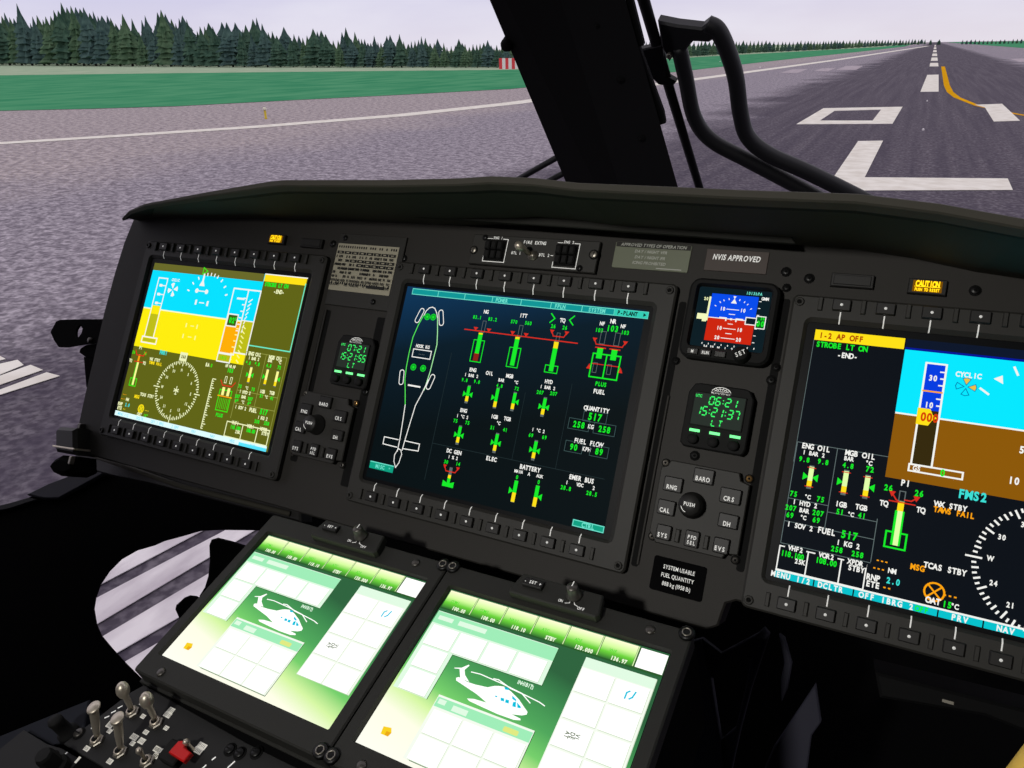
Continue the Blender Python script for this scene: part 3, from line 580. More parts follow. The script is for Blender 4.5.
    for k in range(n+1): b.line([(xq, yq+(ye-yq)*k/n), (xq+(5.5 if k % 4 == 0 else 3), yq+(ye-yq)*k/n)], 1.1, CR)
    # systems block
    ln = glow('left thin line', (150, 155, 70)); X = lambda px, py: P(e, px, py)[0]; Yy = lambda px, py: P(e, px, py)[1]
    xA = X(300, 370); xB = X(480, 290); xC = XS-1.5; yA = Yy(370, 90); yB = Yy(290, 385); yC = Yy(280, 485); yD = Yy(240, 600)
    b.line([(xA, yA), (xC, yA)], .7, ln); b.line([(xA, yA), (xA, yD)], .7, ln); b.line([(xB, yA), (xB, yC)], .7, ln); b.line([(xC, yA), (xC, YS+8)], .7, ln)
    b.line([(xA, yB), (xC, yB)], .7, ln); b.line([(xA, yC), (xC, yC)], .7, ln)
    T = lambda t, x_, y_, h=4.2, m=CR: b.text(t, *P(e, x_, y_), h, m, bold=.045, adv=.74)
    T('ENG OIL', 432, 112, 4.6); T('1 BAR 2', 425, 146, 3.8); T('9.8', 382, 178, 4.2, G); T('9.8', 450, 188, 4.2, G); T('MGB OIL', 592, 142, 4.6); T('BAR', 550, 162, 3.6); T('°C', 622, 176, 3.6); T('4.8', 540, 200, 4.2, G); T('72', 620, 214, 4.2, G)
    for t1, t2, sd in (((407, 208), (380, 335), 'both'), ((535, 225), (505, 350), 'l'), ((610, 240), (583, 365), 'r')):
        p = P(e, *t1); q = P(e, *t2); xg = (p[0]+q[0])/2; vgauge(b, xg, p[1], q[1], 3.4, None, pale, Y, side=sd, gray=.08)
    T('75', 320, 358, 4.2, G); T('°C', 370, 370, 3.6); T('75', 420, 382, 4.2, G); T('1 HYD 2', 358, 404, 4); T('207', 300, 434, 4.2, G); T('BAR', 348, 440, 3.8); T('207', 398, 455, 4.2, G); T('69', 294, 468, 4.2, G); T('°C', 340, 478, 3.6); T('69', 390, 488, 4.2, G)
    T('IGB', 492, 398, 4.2); T('TGB', 566, 410, 4.2); T('51', 484, 432, 4.2, G); T('°C', 520, 440, 3.6); T('41', 564, 450, 4.2, G)
    T('1 SOV 2', 325, 522, 4); T('FUEL', 420, 542, 4.8); T('517', 502, 556, 6.4, G); T('1 KG 2', 494, 602, 4); T('258', 450, 628, 4.2, G); T('258', 524, 643, 4.2, G)
    yt = Yy(222, 625); x_ = [X(205, 700), X(330, 715), X(445, 735), XS-1.5]
    for i in range(3): b.frame(x_[i], yt, x_[i+1], -185.8, 1.2, CR)
    for i, t in enumerate(('VHF1', 'VOR1', 'XPDR')): b.text(t, (x_[i]+x_[i+1])/2, yt, 4.2, CR, bold=.05)
    b.text('118.100', *P(e, 285, 675), 4.4, G, adv=.6, bold=.04); b.text('25K', *P(e, 303, 708), 4, CR, bold=.05); b.text('108.00', *P(e, 402, 700), 4.4, G, adv=.6, bold=.04); b.text('STBY', *P(e, 512, 722), 4, CR, bold=.05)
    b.rect(XL, YS, XS, -186.2, glow('left soft key white', (225, 255, 255))); 
    for i, t in enumerate(('MENU 1/2', 'DCLTR', 'OFF 1 BRG', '2 OFF', 'PRV', 'NAV', 'HDG', 'RNG')): b.text(t, 18+i*30, -189.2, 3.8, glow('left key blue', (120, 225, 250)), bold=0)
    b.rect(208, YS, XS, -188.5, glow('left key cyan', (90, 230, 255)))

display_unit(-121.2, 'central engine page display showing a helicopter outline and green gauges', art_engine)
display_unit(-498.8, 'leftmost big display with cyan sky, yellow ground and olive lower half', art_left)
display_unit(257.2, 'rightmost big display with amber alert bar, cyan sky and brown ground', art_right)

# ---------------------------------------------------------------- keypads with knob
def keypad(cx, label, first):
    fr = PAN.at(cx, -26, -10); t = thing('cursor_control_panel', label, 'control panel', fr, 'display control keypads'); b = MB()
    o = [(-35, -25), (-30, -31), (-29, -33), (24, -33), (26, -29), (35, -28), (35, 26), (28, 28), (26, 34), (-28, 34), (-30, 29), (-35, 27)]
    b.prism(o, 0, 7, M_bezel, .8); b.build('panel_plate', t)
    ks = [(-22.5, 15, 'RNG', 15, 12), (0, 26, 'BARO', 16, 12), (22.5, 15, 'CRS', 16, 12), (-24.5, -4, 'CAL', 14, 12), (24, -4, 'DH', 15, 11), (-23, -23.5, 'SYS', 12, 12), (-.5, -23.5, 'PFD', 11, 13), (22, -23.5, 'EVS', 12, 12)]
    for x, y, s, w, h in ks:
        k = MB(); k.prism(rrect(-w/2, -h/2, w/2, h/2, 1.2, 2), 0, 3.2, M_key, .8); k.z = 3.25
        if s == 'PFD': k.text('PFD', 0, 1.2, 2.8, M_white, bold=.03, adv=.85); k.text('SEL', 0, -3, 2.8, M_white, bold=.03, adv=.85)
        else: k.text(s, -.5, -2.3, 3.4, M_white, bold=.03, adv=.85)
        o_ = k.build('key', t); o_.location = (x*.001, y*.001, .007)
    for x in (-12, 10.5): k = MB(); k.box(x-1.8, -29, 7, x+1.8, -18.5, 9.6, M_bezel, .7); k.build('rib', t)
    k = MB(); k.lathe(-5, 2, [(10.5, 7), (10.5, 9), (9, 10), (8.6, 19), (7.6, 20.3), (0.1, 20.4)], M_key, 28)
    k.z = 20.5; k.text('PUSH', -5, 2.5, 2.8, M_white, bold=.03, adv=.8); k.arc(-5, 2, 6.2, 200, 250, .5, M_white, 8); k.build('knob', t)
    for x, y, m in ((33, 31, M_brass), (33, -32, M_screw), (-33, 31, M_nut), (-33, -29, M_nut)):
        k = screw_mesh(2.6, m, False, 2.2).build('screw', t); k.location = (x*.001, y*.001, .001)
    return t
keypad(197.5, 'square black keypad with central push knob above the fuel quantity placard', True)
keypad(-186.5, 'square black keypad with push knob between the left and centre displays', False)

# ---------------------------------------------------------------- digital clocks
def clock(x0, y0, x1, y1, label, l1, l2, r):
    fr = PAN.at(x0, y0, -10); t = thing('digital_clock', label, 'clock', fr, 'digital cockpit clocks'); w, h = x1-x0, y1-y0; b = MB()
    b.prism([(3, 0), (w-3, 0), (w-3+2, 2), (w, 5), (w, h-8), (w-4, h-1), (w-8, h), (8, h), (4, h-1), (0, h-8), (0, 3)], 0, 9, M_rub, 1)
    b.box(5, 17.5, 8.5, w-5, h-7, 10.2, M_rub, .4, 1)
    b.z = 9.1; b.arc(w/2, h-6, 7.5, 15, 165, .5, M_white, 14, ry=4.5); b.arc(w/2, h-6, 5.5, 15, 165, .4, M_white, 14, ry=3)
    for an in (30, 55, 80, 105, 130, 150): b.line([(w/2, h-6), (w/2+7.4*math.cos(math.radians(an)), h-6+4.4*math.sin(math.radians(an)))], .4, M_white)
    b.z = 9.2; b.poly([(w/2-8, h-6.3), (w/2+8, h-6.3), (w/2+8, h-5.2), (w/2-8, h-5.2)], M_key, 9.3); b.z = 10.2; b.text('MasterChrono', w/2, h-6.5, 1.7, M_white, adv=.72, bold=.01)
    b.build('clock_case', t)
    b = MB(); b.z = 10.25; b.rect(6, 18.5, w-6, h-8, glow('clock lcd background', (38, 46, 40))); S = glow('clock digits', (60, 255, 110))
    def seg7(txt, cx, cy, hh, ww, pitch, th):
        x = cx-sum((.55 if c in ':' else 1) for c in txt)*pitch/2; sl = .12
        on = {'0': 'abcdef', '1': 'bc', '2': 'abged', '3': 'abgcd', '5': 'afgcd', '6': 'afgedc', '7': 'abc', '9': 'abcdfg', 'L': 'fed', 'T': 'aij'}
        for c in txt:
            if c == ':':
                for d in (-.2, .2): b.disc(x+pitch*.28, cy+d*hh, th*.55, S, 6)
                x += pitch*.55; continue
            g = lambda px, py: (x+pitch/2+px*ww/2+sl*py*hh/2, cy+py*hh/2); q = .16
            P7 = {'a': ((-1+q, 1), (1-q, 1)), 'b': ((1, 1-q), (1, q)), 'c': ((1, -q), (1, -1+q)), 'd': ((-1+q, -1), (1-q, -1)), 'e': ((-1, -q), (-1, -1+q)), 'f': ((-1, 1-q), (-1, q)), 'g': ((-1+q, 0), (1-q, 0)), 'i': ((0, 1-q), (0, q)), 'j': ((0, -q), (0, -1+q))}
            for k in on[c]: p, q_ = P7[k]; b.line([g(*p), g(*q_)], th, S)
            x += pitch
    b.text('UTC', 9, h-10.5, 2.2, S, bold=.03); seg7(l1, w/2+3, h-13, 6.2, 3.4, 5.0, .95); seg7(l2, w/2, h-22, 6.8, 3.4, 4.9, .95); seg7('LT', w/2+1, h-30.5, 4.8, 3, 5.2, .8)
    b.build('lcd', t)
    for i in range(3):
        x = w*(.2+.31*i); k = MB(); k.box(x-4, 12.5, 9, x+4, 14.6, 10.6, glow('clock button light', (120, 255, 150), 1.5), .3); k.build('button_light', t)
        k = MB(); k.lathe(x, 6.5, [(4.2, 9), (4.2, 12.5), (3.4, 13.4), (.1, 13.5)], M_rub, 18); k.build('button', t)
    return t
clock(174, 21, 225, 73, 'small digital clock reading 0621 below the standby attitude indicator', '06:21', '15:21:37', 0)
clock(-188, 19.5, -141, 71.5, 'small digital clock reading 0721 above the left keypad', '07:21', '15:21:55', 0)

# ---------------------------------------------------------------- standby instrument
fr = PAN.at(160, 92, -10); t = thing('standby_indicator', 'square standby attitude indicator with blue sky and red ground', 'flight instrument', fr); b = MB()
o = rrect(0, 0, 71, 67, 9); i0 = rrect(5.5, 9.5, 66, 62.5, 4); i1 = rrect(7, 11, 64.5, 61, 2)
b.ring([(o, 0), (o, 10), (inset(o, 2), 12), (i0, 12), (i1, 7), (i1, 6)], M_rub); b.build('bezel', t)
b = MB(); b.box(6.5, 10.5, 5, 65, 61.5, 6.5, M_glass); b.z = 6.52; P = lambda x, y: PAN.at(160, 92, -3).pix(*crop(680, 275, 7.68)(x, y))
BGs = glow('standby background', (4, 26, 34)); b.rect(7.2, 11.2, 64.3, 60.8, BGs)
q0 = P(245, 138); q1 = P(605, 160); q2 = P(225, 322); q3 = P(185, 497); xl = (q0[0]+q3[0])/2; xr = xl+(P(605, 160)[0]-q0[0]); ytp = q0[1]; yhz = q2[1]; ybt = q3[1]
b.rect(xl, yhz, xr, ytp, glow('standby blue', (0, 75, 235))); b.rect(xl, ybt, xr, yhz, glow('standby red', (205, 35, 8))); b.line([(xl, yhz), (xr, yhz)], .7, W)
xm = (xl+xr)/2
for k, (dy, hw, t_) in enumerate(((8, 5, '10'), (4, 2.5, ''), (-4, 2, ''), (-8, 5, '10'), (-12, 2.5, ''), (-16, 5.5, '20'))):
    b.line([(xm-hw, yhz+dy), (xm+hw, yhz+dy)], .6, W)
    if t_: b.text(t_, xm-hw-3, yhz+dy, 2.8, W, bold=.05); b.text(t_, xm+hw+3, yhz+dy, 2.8, W, bold=.05)
b.line([(xm-9, yhz+.6), (xm-4, yhz+.6), (xm-4, yhz-1.4)], 1, W); b.line([(xm+9, yhz+.6), (xm+4, yhz+.6), (xm+4, yhz-1.4)], 1, W); b.rect(xm-.8, yhz-.8, xm+.8, yhz+.8, W)
b.poly([(xm-2.4, ytp-7), (xm+2.4, ytp-7), (xm, ytp-3)], W); b.poly([(xm-1.2, ytp-1), (xm+1.2, ytp-1), (xm, ytp-3.4)], W)
for an in (30, 48, 60, 75, 105, 120, 132, 150):
    t_ = math.radians(an); b.line([(xm+15.5*math.cos(t_), yhz+3+13*math.sin(t_)), (xm+17*math.cos(t_), yhz+3+14.5*math.sin(t_))], .7, W)
for k in range(9): x = xl-1+k*(xr-xl+4)/8; b.line([(x, ybt-2), (x, ybt-3.4)], .6, W)
for k, s in enumerate(('34', '35', 'N', '1', '2', '3')): b.text(s, xl+2+k*5.3, ybt-5.2, 2.2, W, bold=.05)
CRm = glow('standby cream', (245, 250, 190)); b.line([(xl-.8, yhz-3), (xl-.8, ytp-3)], 1.6, CRm); b.rect(xl-9, yhz-2.3, xl-1, yhz+2.5, CRm); b.rect(xl-4.5, yhz-4, xl-1, yhz-1, CRm); b.text('20', xl-4, ytp-5, 2.4, CRm, bold=.05)
b.rect(xr-7, yhz-3, xr+1, yhz+2.6, BGs); b.frame(xr-7, yhz-3, xr+1, yhz+2.6, .8, W); b.rect(xr+1, yhz-5.4, xr+8, yhz+4.4, glow('standby green box', (5, 90, 25))); b.frame(xr+1, yhz-5.4, xr+8, yhz+4.4, .7, W); b.text('00', xr+4.6, yhz-1.4, 4.2, G, bold=.05); b.text('20', xr+5.6, yhz+2.8, 2.2, G, bold=.05)
for k in range(7): b.line([(xr+.8, ybt+2+k*5.6), (xr+2.6, ybt+2+k*5.6)], .6, W)
b.text('1013hPA', xr-4, ytp+2.4, 2.3, TL2, bold=.04); b.text('GMM', xr+5, ytp-1.2, 2.4, W, bold=.04)
b.build('screen', t)
for x, s, m in ((12, 'M', M_white), (22.5, 'RUN', M_white), (34, 'SYN', paint('worn legend', (90, 90, 88), .7))):
    k = MB(); k.box(x-4.4, 2.6, 11.5, x+4.4, 7.6, 14, M_key, .5); k.z = 14.02; k.text(s, x, 5, 2.4, m, bold=.03); k.build('button', t)
k = MB(); k.lathe(50.5, 6.5, [(6.4, 12), (6.4, 14), (5.8, 15), (5.6, 20), (5, 21), (.1, 21.1)], M_rub, 24); k.z = 21.2; k.text('SET', 50.5, 6.5, 3.4, M_white, rot=.55, bold=.02, adv=.85); k.build('knob', t)
for x, y in ((73.5, 67), (-3, -2.5), (76, 2.5)): k = screw_mesh(2.6, M_dscrew, False, 2).build('screw', t); k.location = (x*.001, y*.001, 0)

# ---------------------------------------------------------------- fire extinguisher switch panel
fr = PAN.at(-57.5, 157, -10); t = thing('fire_switch_panel', 'small panel with two ganged rocker switches and a toggle, above the centre display', 'switch panel', fr); b = MB()
b.box(0, 0, 0, 130, 29.5, 5, M_bezel, .8); b.z = 5.02
for cx, s, x0, x1, y0, y1 in ((25, 'ENG 1', 15, 38, 3.5, 26), (98, 'ENG 2', 88, 111, 2.6, 26)):
    b.line([(cx-3.5, y1), (x0+1, y1)], .5, M_white) ; b.line([(cx+8, y1), (x1, y1), (x1, y0), (x0, y0), (x0, y0+5)], .7, M_white); b.text(s, cx+2, y1+1, 2.4, M_white, adv=.85, bold=.03)
b.text('FIRE EXTNG', 66, 24.5, 3, M_white, adv=.78, bold=.03); b.text('BTL 1', 49, 13.5, 2.6, M_white, bold=.03); b.text('BTL 2', 78, 13.4, 2.8, M_white, bold=.03); b.line([(84.5, 13.4), (87, 13.4)], .6, M_white)
b.build('panel_plate', t)
for x0 in (16, 89.3):
    k = MB(); k.box(x0, 4.5, 5, x0+20.5, 24.5, 6, M_dark)
    for j in range(3): k.box(x0+1+j*6.6, 6, 6, x0+6.6+j*6.6, 13.8, 9.5, M_rub, 1); k.box(x0+1+j*6.6, 14.4, 6, x0+6.6+j*6.6, 22.5, 11, M_rub, 1.2)
    k.build('rocker_switch', t)
k = MB(); k.lathe(67, 12, [(5, 5), (5, 6.5), (3.6, 6.6), (3.6, 8)], M_nut, 12); k.lathe(67, 12, [(2.2, 8), (2.1, 13), (2.8, 17), (3.9, 20), (4.2, 22.5), (3.4, 25), (.2, 26)], M_steel, 16, axis=(-.30, .13)); k.build('toggle_lever', t)
for x, y, r, m in ((3.5, 13.5, 3.1, M_nut), (126, 17, 3.4, M_nut), (13, 26.5, 2.2, M_dscrew), (115, 3.5, 2.2, M_dscrew)):
    k = screw_mesh(r, m, True, 1.5).build('screw', t); k.location = (x*.001, y*.001, .005); k.rotation_euler = (0, 0, 1.25)

# ---------------------------------------------------------------- placards
M_beige = paint('aged placard print', (178, 172, 150), .6)
fr = PAN.at(-222, 101.5, -10); t = thing('limitations_placard', 'black plate with a beige printed table of limits, top left of the centre display', 'placard', fr); b = MB()
b.box(0, 0, 0, 86, 78, 2.5, M_bezel, .5); b.z = 2.6; b.rect(.5, 16, 79.5, 67, M_beige)
Kp = paint('placard black print', (22, 21, 20), .7)
for r in range(2): 
    for k in range(26): 
        if random.random() < .7: b.rect(2+k*2.95, 62.3-r*39.5, 2+k*2.95+1.7, 64.8-r*39.5, Kp)
for r in range(9):
    y = 58.8-r*4.35
    for k in range(8):
        x = 2+k*9.6
        if r == 0 or (r in (2, 3) and k > r-1): b.rect(x, y-3, x+8.6, y, Kp); b.rect(x+2.4, y-2.1, x+6, y-1, M_beige)
        else:
            for j in range(5):
                if random.random() < .66: b.rect(x+j*1.75, y-2.9, x+j*1.75+1.1, y-.2, Kp)
b.rect(50, 21, 72, 24, Kp); b.build('plate', t)
for x, y in ((8, 73), (62, 8)): k = screw_mesh(2.3, M_dscrew, False).build('screw', t); k.location = (x*.001, y*.001, .0025)
fr = PAN.at(85.5, 165, -10); t = thing('operations_placard', 'pale grey-green plate listing approved types of operation, left of the NVIS plate', 'placard', fr); b = MB()
b.box(0, 0, 0, 67.5, 24, 1, paint('operations placard paint', (112, 118, 96), .45), .2, 1.5); b.box(.3, .3, .9, .4, .4, 1, M_panel); b.z = 1.05
M_leg = paint('placard white print', (190, 192, 182), .6)
b.box(.6, 19.2, 1, 66.9, 23.8, 1.05, M_panel); b.z = 1.1
b.text('APPROVED TYPES OF OPERATION', 34, 21.5, 2.7, M_leg, mono=False, slant=.2, wx=.9); b.text('DAY / NIGHT VFR', 33, 16, 2.6, M_leg, mono=False, slant=.2, wx=.9); b.text('DAY / NIGHT IFR', 33, 10.8, 2.6, M_leg, mono=False, slant=.2, wx=.9); b.text('ICING PROHIBITED', 33, 5.8, 2.6, M_leg, mono=False, slant=.2, wx=.9); b.line([(40, 1.8), (62, 1.8)], .8, M_leg); b.build('plate', t)
fr = PAN.at(166, 168.5, -10); t = thing('nvis_placard', 'brown-grey plate lettered NVIS APPROVED above the standby indicator', 'placard', fr); b = MB()
b.box(0, 0, 0, 50, 18.5, 1, paint('nvis placard brown', (68, 56, 50), .5), .2); b.z = 1.05; b.text('NVIS APPROVED', 25, 12, 4.6, M_white, mono=False, slant=.12, bold=.03, wx=.7); b.build('plate', t)
fr = PAN.at(169, -96, -10); t = thing('fuel_placard', 'black plate lettered SYSTEM USABLE FUEL QUANTITY, below the right keypad', 'placard', fr); b = MB()
b.box(0, 0, 0, 42, 27, 1, M_blk, .2, 2); b.z = 1.05
for s, y in (('SYSTEM USABLE', 20), ('FUEL QUANTITY', 13.5), ('888 kg (1958 lb)', 7)): b.text(s, 21, y, 3.2, M_white, mono=False, bold=.015, wx=.72)
b.build('plate', t)
# ---------------------------------------------------------------- annunciators
def annun(x0, y0, x1, y1, label, lit):
    fr = PAN.at(x0, y0, -10); w, h = x1-x0, y1-y0
    t = thing('caution_light' if lit else 'blank_annunciator', label, 'indicator light' if lit else 'annunciator', fr, 'caution lights' if lit else 'blank annunciators'); b = MB()
    b.box(0, 0, 0, w, h, 4.2, M_key, .6); b.build('housing', t); b = MB()
    if lit:
        b.box(3, 1.5, 4, w-3, h-1.5, 4.6, glow('caution lens', (120, 78, 0)), .2); b.z = 4.65; c = glow('caution legend', (255, 205, 20), 1.6)
        b.text('CAUTION', w/2, h*.66, 4.4, c, adv=.5, bold=.05, wx=.55); b.text('PUSH TO RESET', w/2, h*.27, 2.2, c, adv=.56, bold=.05, wx=.6); b.rect(4, h*.44, w-4, h*.48, c)
    else: b.box(2, 1.5, 4, w-2, h-1.5, 5, M_key, .4)
    b.build('lens', t)
annun(-322, 162, -297, 173, 'lit yellow caution light above the left display', True); annun(318, 161.5, 343, 173, 'lit amber caution light above the right display', True)
annun(-273, 161, -243, 171, 'unlit black annunciator between the left caution light and the limits table', False); annun(265, 162.5, 295, 173, 'unlit black annunciator above the right display, right of the standby indicator', False)

# ================================================================== glareshield
fr = PAN; t = thing('glareshield', 'black glareshield hood with pale edge running over the instrument panel', 'glareshield', fr)
def hl(px, py, w): u, v = PAN.pix(px, py, w); return (u, v, w)
lip = [hl(*p) for p in ((122.8, 217.5, 8), (130, 210, 22), (145, 203.4, 45), (207, 191.7, 75), (240, 186, 92), (270, 180.9, 103), (283, 179.6, 106), (390, 179.4, 110), (460, 177.7, 110), (491, 175.6, 110), (535, 177.5, 110), (577, 182.3, 110), (679, 186.5, 110), (740, 189.3, 110), (858, 193.2, 110), (940, 203, 110), (1024, 218, 110))]
lip += [(430, 171, 100), (500, 157, 72), (560, 143, 45), (640, 126, 12)]
b = MB(); n = len(lip); rows = []
for i, (u, v, w) in enumerate(lip):
    f = min(1, w/110.0); vb = 204+12*(1-abs(u)/600.0)
    th = 3+3.5*f
    rows.append([(u, vb-20 if abs(u) > 520 else vb-4, -9), (u, v-th-1, w-10*f), (u, v-th, w-1), (u, v-th+1, w+.6), (u, v-1, w+.6), (u, v, w-1), (u, v-6*f+1, w-20*f), (u*.96, v+10, -60), (u*.9, v-120, -420)])
k = len(rows[0]); vsx = [p for r in rows for p in r]; F1 = []; F2 = []
for i in range(n-1):
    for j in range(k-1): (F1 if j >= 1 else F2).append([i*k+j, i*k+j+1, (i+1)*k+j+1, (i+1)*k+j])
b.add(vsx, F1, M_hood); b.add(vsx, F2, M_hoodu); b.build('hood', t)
# hanging light tray under the hood
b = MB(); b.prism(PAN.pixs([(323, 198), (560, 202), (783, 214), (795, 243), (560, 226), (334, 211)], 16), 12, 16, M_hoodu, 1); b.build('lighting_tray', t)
b = MB(); q = PAN.pixs([(321, 197), (560, 201), (784, 213)], 18); b.tube([(x, y, 18) for x, y in q], 1.2, M_hoodu); b.build('light_rail', t)

# ================================================================== lower console
CONB = CON.at(0, 0, -9)
t = thing('console_pedestal', 'black centre pedestal beneath the two touch screens', 'console', CON)
b = MB(); b.prism([(-8, -300), (388, -300), (388, 21), (-8, 21)], -120, -13, M_blk, 2); b.build('body', t)
def t_bezel():
    b = MB(); o = rrect(-11, -149, 188, 20, 3); i0 = rrect(-1.6, -131.6, 178.6, 1.6, 2); i1 = rrect(-.4, -130.6, 177.6, .4, 1)
    b.ring([(o, -12), (o, 2.2), (inset(o, 1.2), 3.4), (i0, 3.4), (i1, .3), (i1, -1)], M_cons); return b
def t_art(b):
    hz = [(0, (245, 240, 200)), (.18, (225, 250, 185)), (.42, (130, 220, 120)), (.62, (78, 170, 88)), (.82, (48, 110, 66)), (1, (40, 90, 60))]
    bgm = MATS.get('touch page gradient') or ramp_glow('touch page gradient', [(0, (255, 255, 245)), (.30, (255, 255, 232)), (.42, (215, 248, 165)), (.54, (118, 208, 108)), (.68, (80, 168, 92)), (.86, (60, 135, 78)), (1, (46, 100, 62))], -135, -14, 1.0, .22)  # green is page content; the whitening paints overexposure into it
    tab = MATS.get('touch tab gradient') or ramp_glow('touch tab gradient', [(0, (50, 110, 50)), (.35, (110, 215, 60)), (.65, (215, 255, 160)), (1, (255, 255, 215))], -17, -1.5)
    wh = glow('touch white', (255, 255, 252), 1.15); sh = glow('touch grey line', (205, 222, 195)); mn = glow('touch mint', (160, 238, 185)); mn2 = glow('touch pale mint', (226, 252, 228)); lw_ = glow('touch lower white', (246, 253, 240)); dk = glow('touch dark edge', (40, 90, 40)); cy = glow('touch cyan', (0, 195, 225))
    b.z = .02; b.rect(0, -130, 177, 0, bgm); b.rect(0, -18, 177, -1, dk)
    for i in range(6):
        x = .8+i*26; b.rect(x, -17, x+24.6, -1, tab); b.line([(x+25.2, -1), (x+25.2, -16.5)], .8, glow('touch tab edge', (210, 240, 170)))
        b.text(('100.00', '108.00', '118.10', 'STBY', '120.000', '136.97')[i], x+15, -15.2, 2.9, glow('touch legend', (245, 255, 225)), adv=.68, bold=.05)
        b.text(('COM1', 'COM2', 'NAV1', 'ATC', 'ADF', 'VHF')[i], x+9, -10, 2.6, glow('touch legend green', (90, 225, 50)), adv=.75)
    b.rect(157.5, -16.5, 176.5, -1.5, wh)
    def card(x, y, w=22.4, h=16.6): b.rect(x+.5, y-h-.5, x+w+.4, y-.4, sh); b.rect(x, y-h, x+w, y, wh)
    # head panel
    b.poly([(1, -20.5), (103, -20.5), (103.5, -50.5), (31, -50.5), (31, -86.5), (2, -86.5)], mn2); b.rect(1, -21, 103, -31, mn); b.line([(103, -20.5), (103.5, -50.5), (31.2, -50.5), (31.2, -86.5)], .5, dk)
    b.rect(4, -24, 17, -27.5, mn2); b.rect(22, -23.6, 46, -27.5, mn2)
    for i in range(4): card(4+i*24.4, -32.5)
    card(5, -50.9); card(6, -69.2)
    # right card group
    b.poly([(124, -20.5), (174.5, -20.5), (174.5, -104), (124, -104)], lw_); b.rect(124, -28, 174.5, -20.5, mn2); b.line([(174.6, -21), (174.6, -104), (124, -104)], .5, sh)
    for r in range(4):
        card(125, -28.8-r*19.2, 23, 17.4); card(149.5, -28.8-r*19.2, 23, 17.4)
    for k, s in enumerate(('AT', 'DE', 'VL')): b.text(s, 133+k*3.4, -75.5+k*.3, 3, glow('touch dark legend', (60, 90, 40)), rot=-PI/2)
    b.line([(159, -40), (159, -36), (160.5, -34.5)], 1.1, cy); b.line([(164.5, -34), (163.5, -38), (162, -39.5)], 1.1, cy)
    # lower card group
    b.rect(38, -127, 112.5, -80.5, lw_); b.rect(38.5, -89, 112, -82, mn); b.line([(112.7, -81), (112.7, -127), (43, -127)], .5, dk); b.rect(40, -86.5, 46, -83, mn2); b.rect(52, -88, 64, -84, mn2); b.rect(92, -88, 103, -84.5, glow('touch pale yellow', (225, 235, 130)), 1)
    for r in range(2):
        for k in range(3): card(40.5+k*24, -91-r*18.4, 22.4, 17)
    b.poly([(13, -114), (19, -113), (21, -116), (20, -119), (14, -119)], glow('touch tool yellow', (250, 210, 30))); b.poly([(17, -116), (21, -116), (20, -119), (17, -118.5)], glow('touch tool amber', (235, 170, 20)))
    # helicopter side view, nose to the lower right
    P_ = lambda l: [(44+(x-110)*.0705, -55.0-(y-190)*.0465) for x, y in l]
    c = crop(440, 640, 7.314)
    U = lambda l: [tuple(a-(200.2 if i == 0 else 0) for i, a in enumerate(CON.pix(*c(x, y)))) for x, y in l]
    b.poly(U([(120, 280), (140, 275), (200, 310), (260, 330), (350, 350), (400, 340), (430, 340), (470, 345), (520, 380), (580, 440), (620, 500), (642, 530), (635, 550), (600, 556), (500, 545), (420, 510), (340, 460), (270, 400), (150, 320), (120, 300)]), wh)
    b.poly(U([(150, 285), (145, 215), (108, 212), (108, 206), (160, 207), (212, 185), (218, 192), (182, 222), (185, 260), (215, 310)]), wh)
    b.poly(U([(200, 432), (250, 435), (340, 462), (470, 520), (590, 580), (590, 592), (540, 588), (420, 545), (300, 490), (215, 450)]), wh)
    b.line(U([(232, 238), (300, 255), (460, 325), (600, 395), (660, 465)]), .7, wh); b.line(U([(395, 288), (430, 295), (520, 360), (640, 415), (730, 460), (766, 486)]), .7, wh)
    for l in ([(445, 425), (472, 432), (470, 455), (445, 448)], [(482, 438), (508, 445), (504, 470), (478, 462)], [(405, 410), (422, 414), (420, 424), (405, 420)], [(530, 410), (560, 440), (560, 455), (530, 435)], [(535, 460), (558, 455), (556, 498), (530, 490)], [(565, 460), (595, 495), (590, 505), (568, 500)], [(470, 350), (500, 355), (510, 372), (480, 368)]): b.poly(U(l), cy)
    b.text('INHIBIT', 92, -53.5, 2.7, mn2, adv=.62, bold=.04); b.line(U([(672, 340), (684, 345), (678, 365), (665, 362)]), .5, mn2)
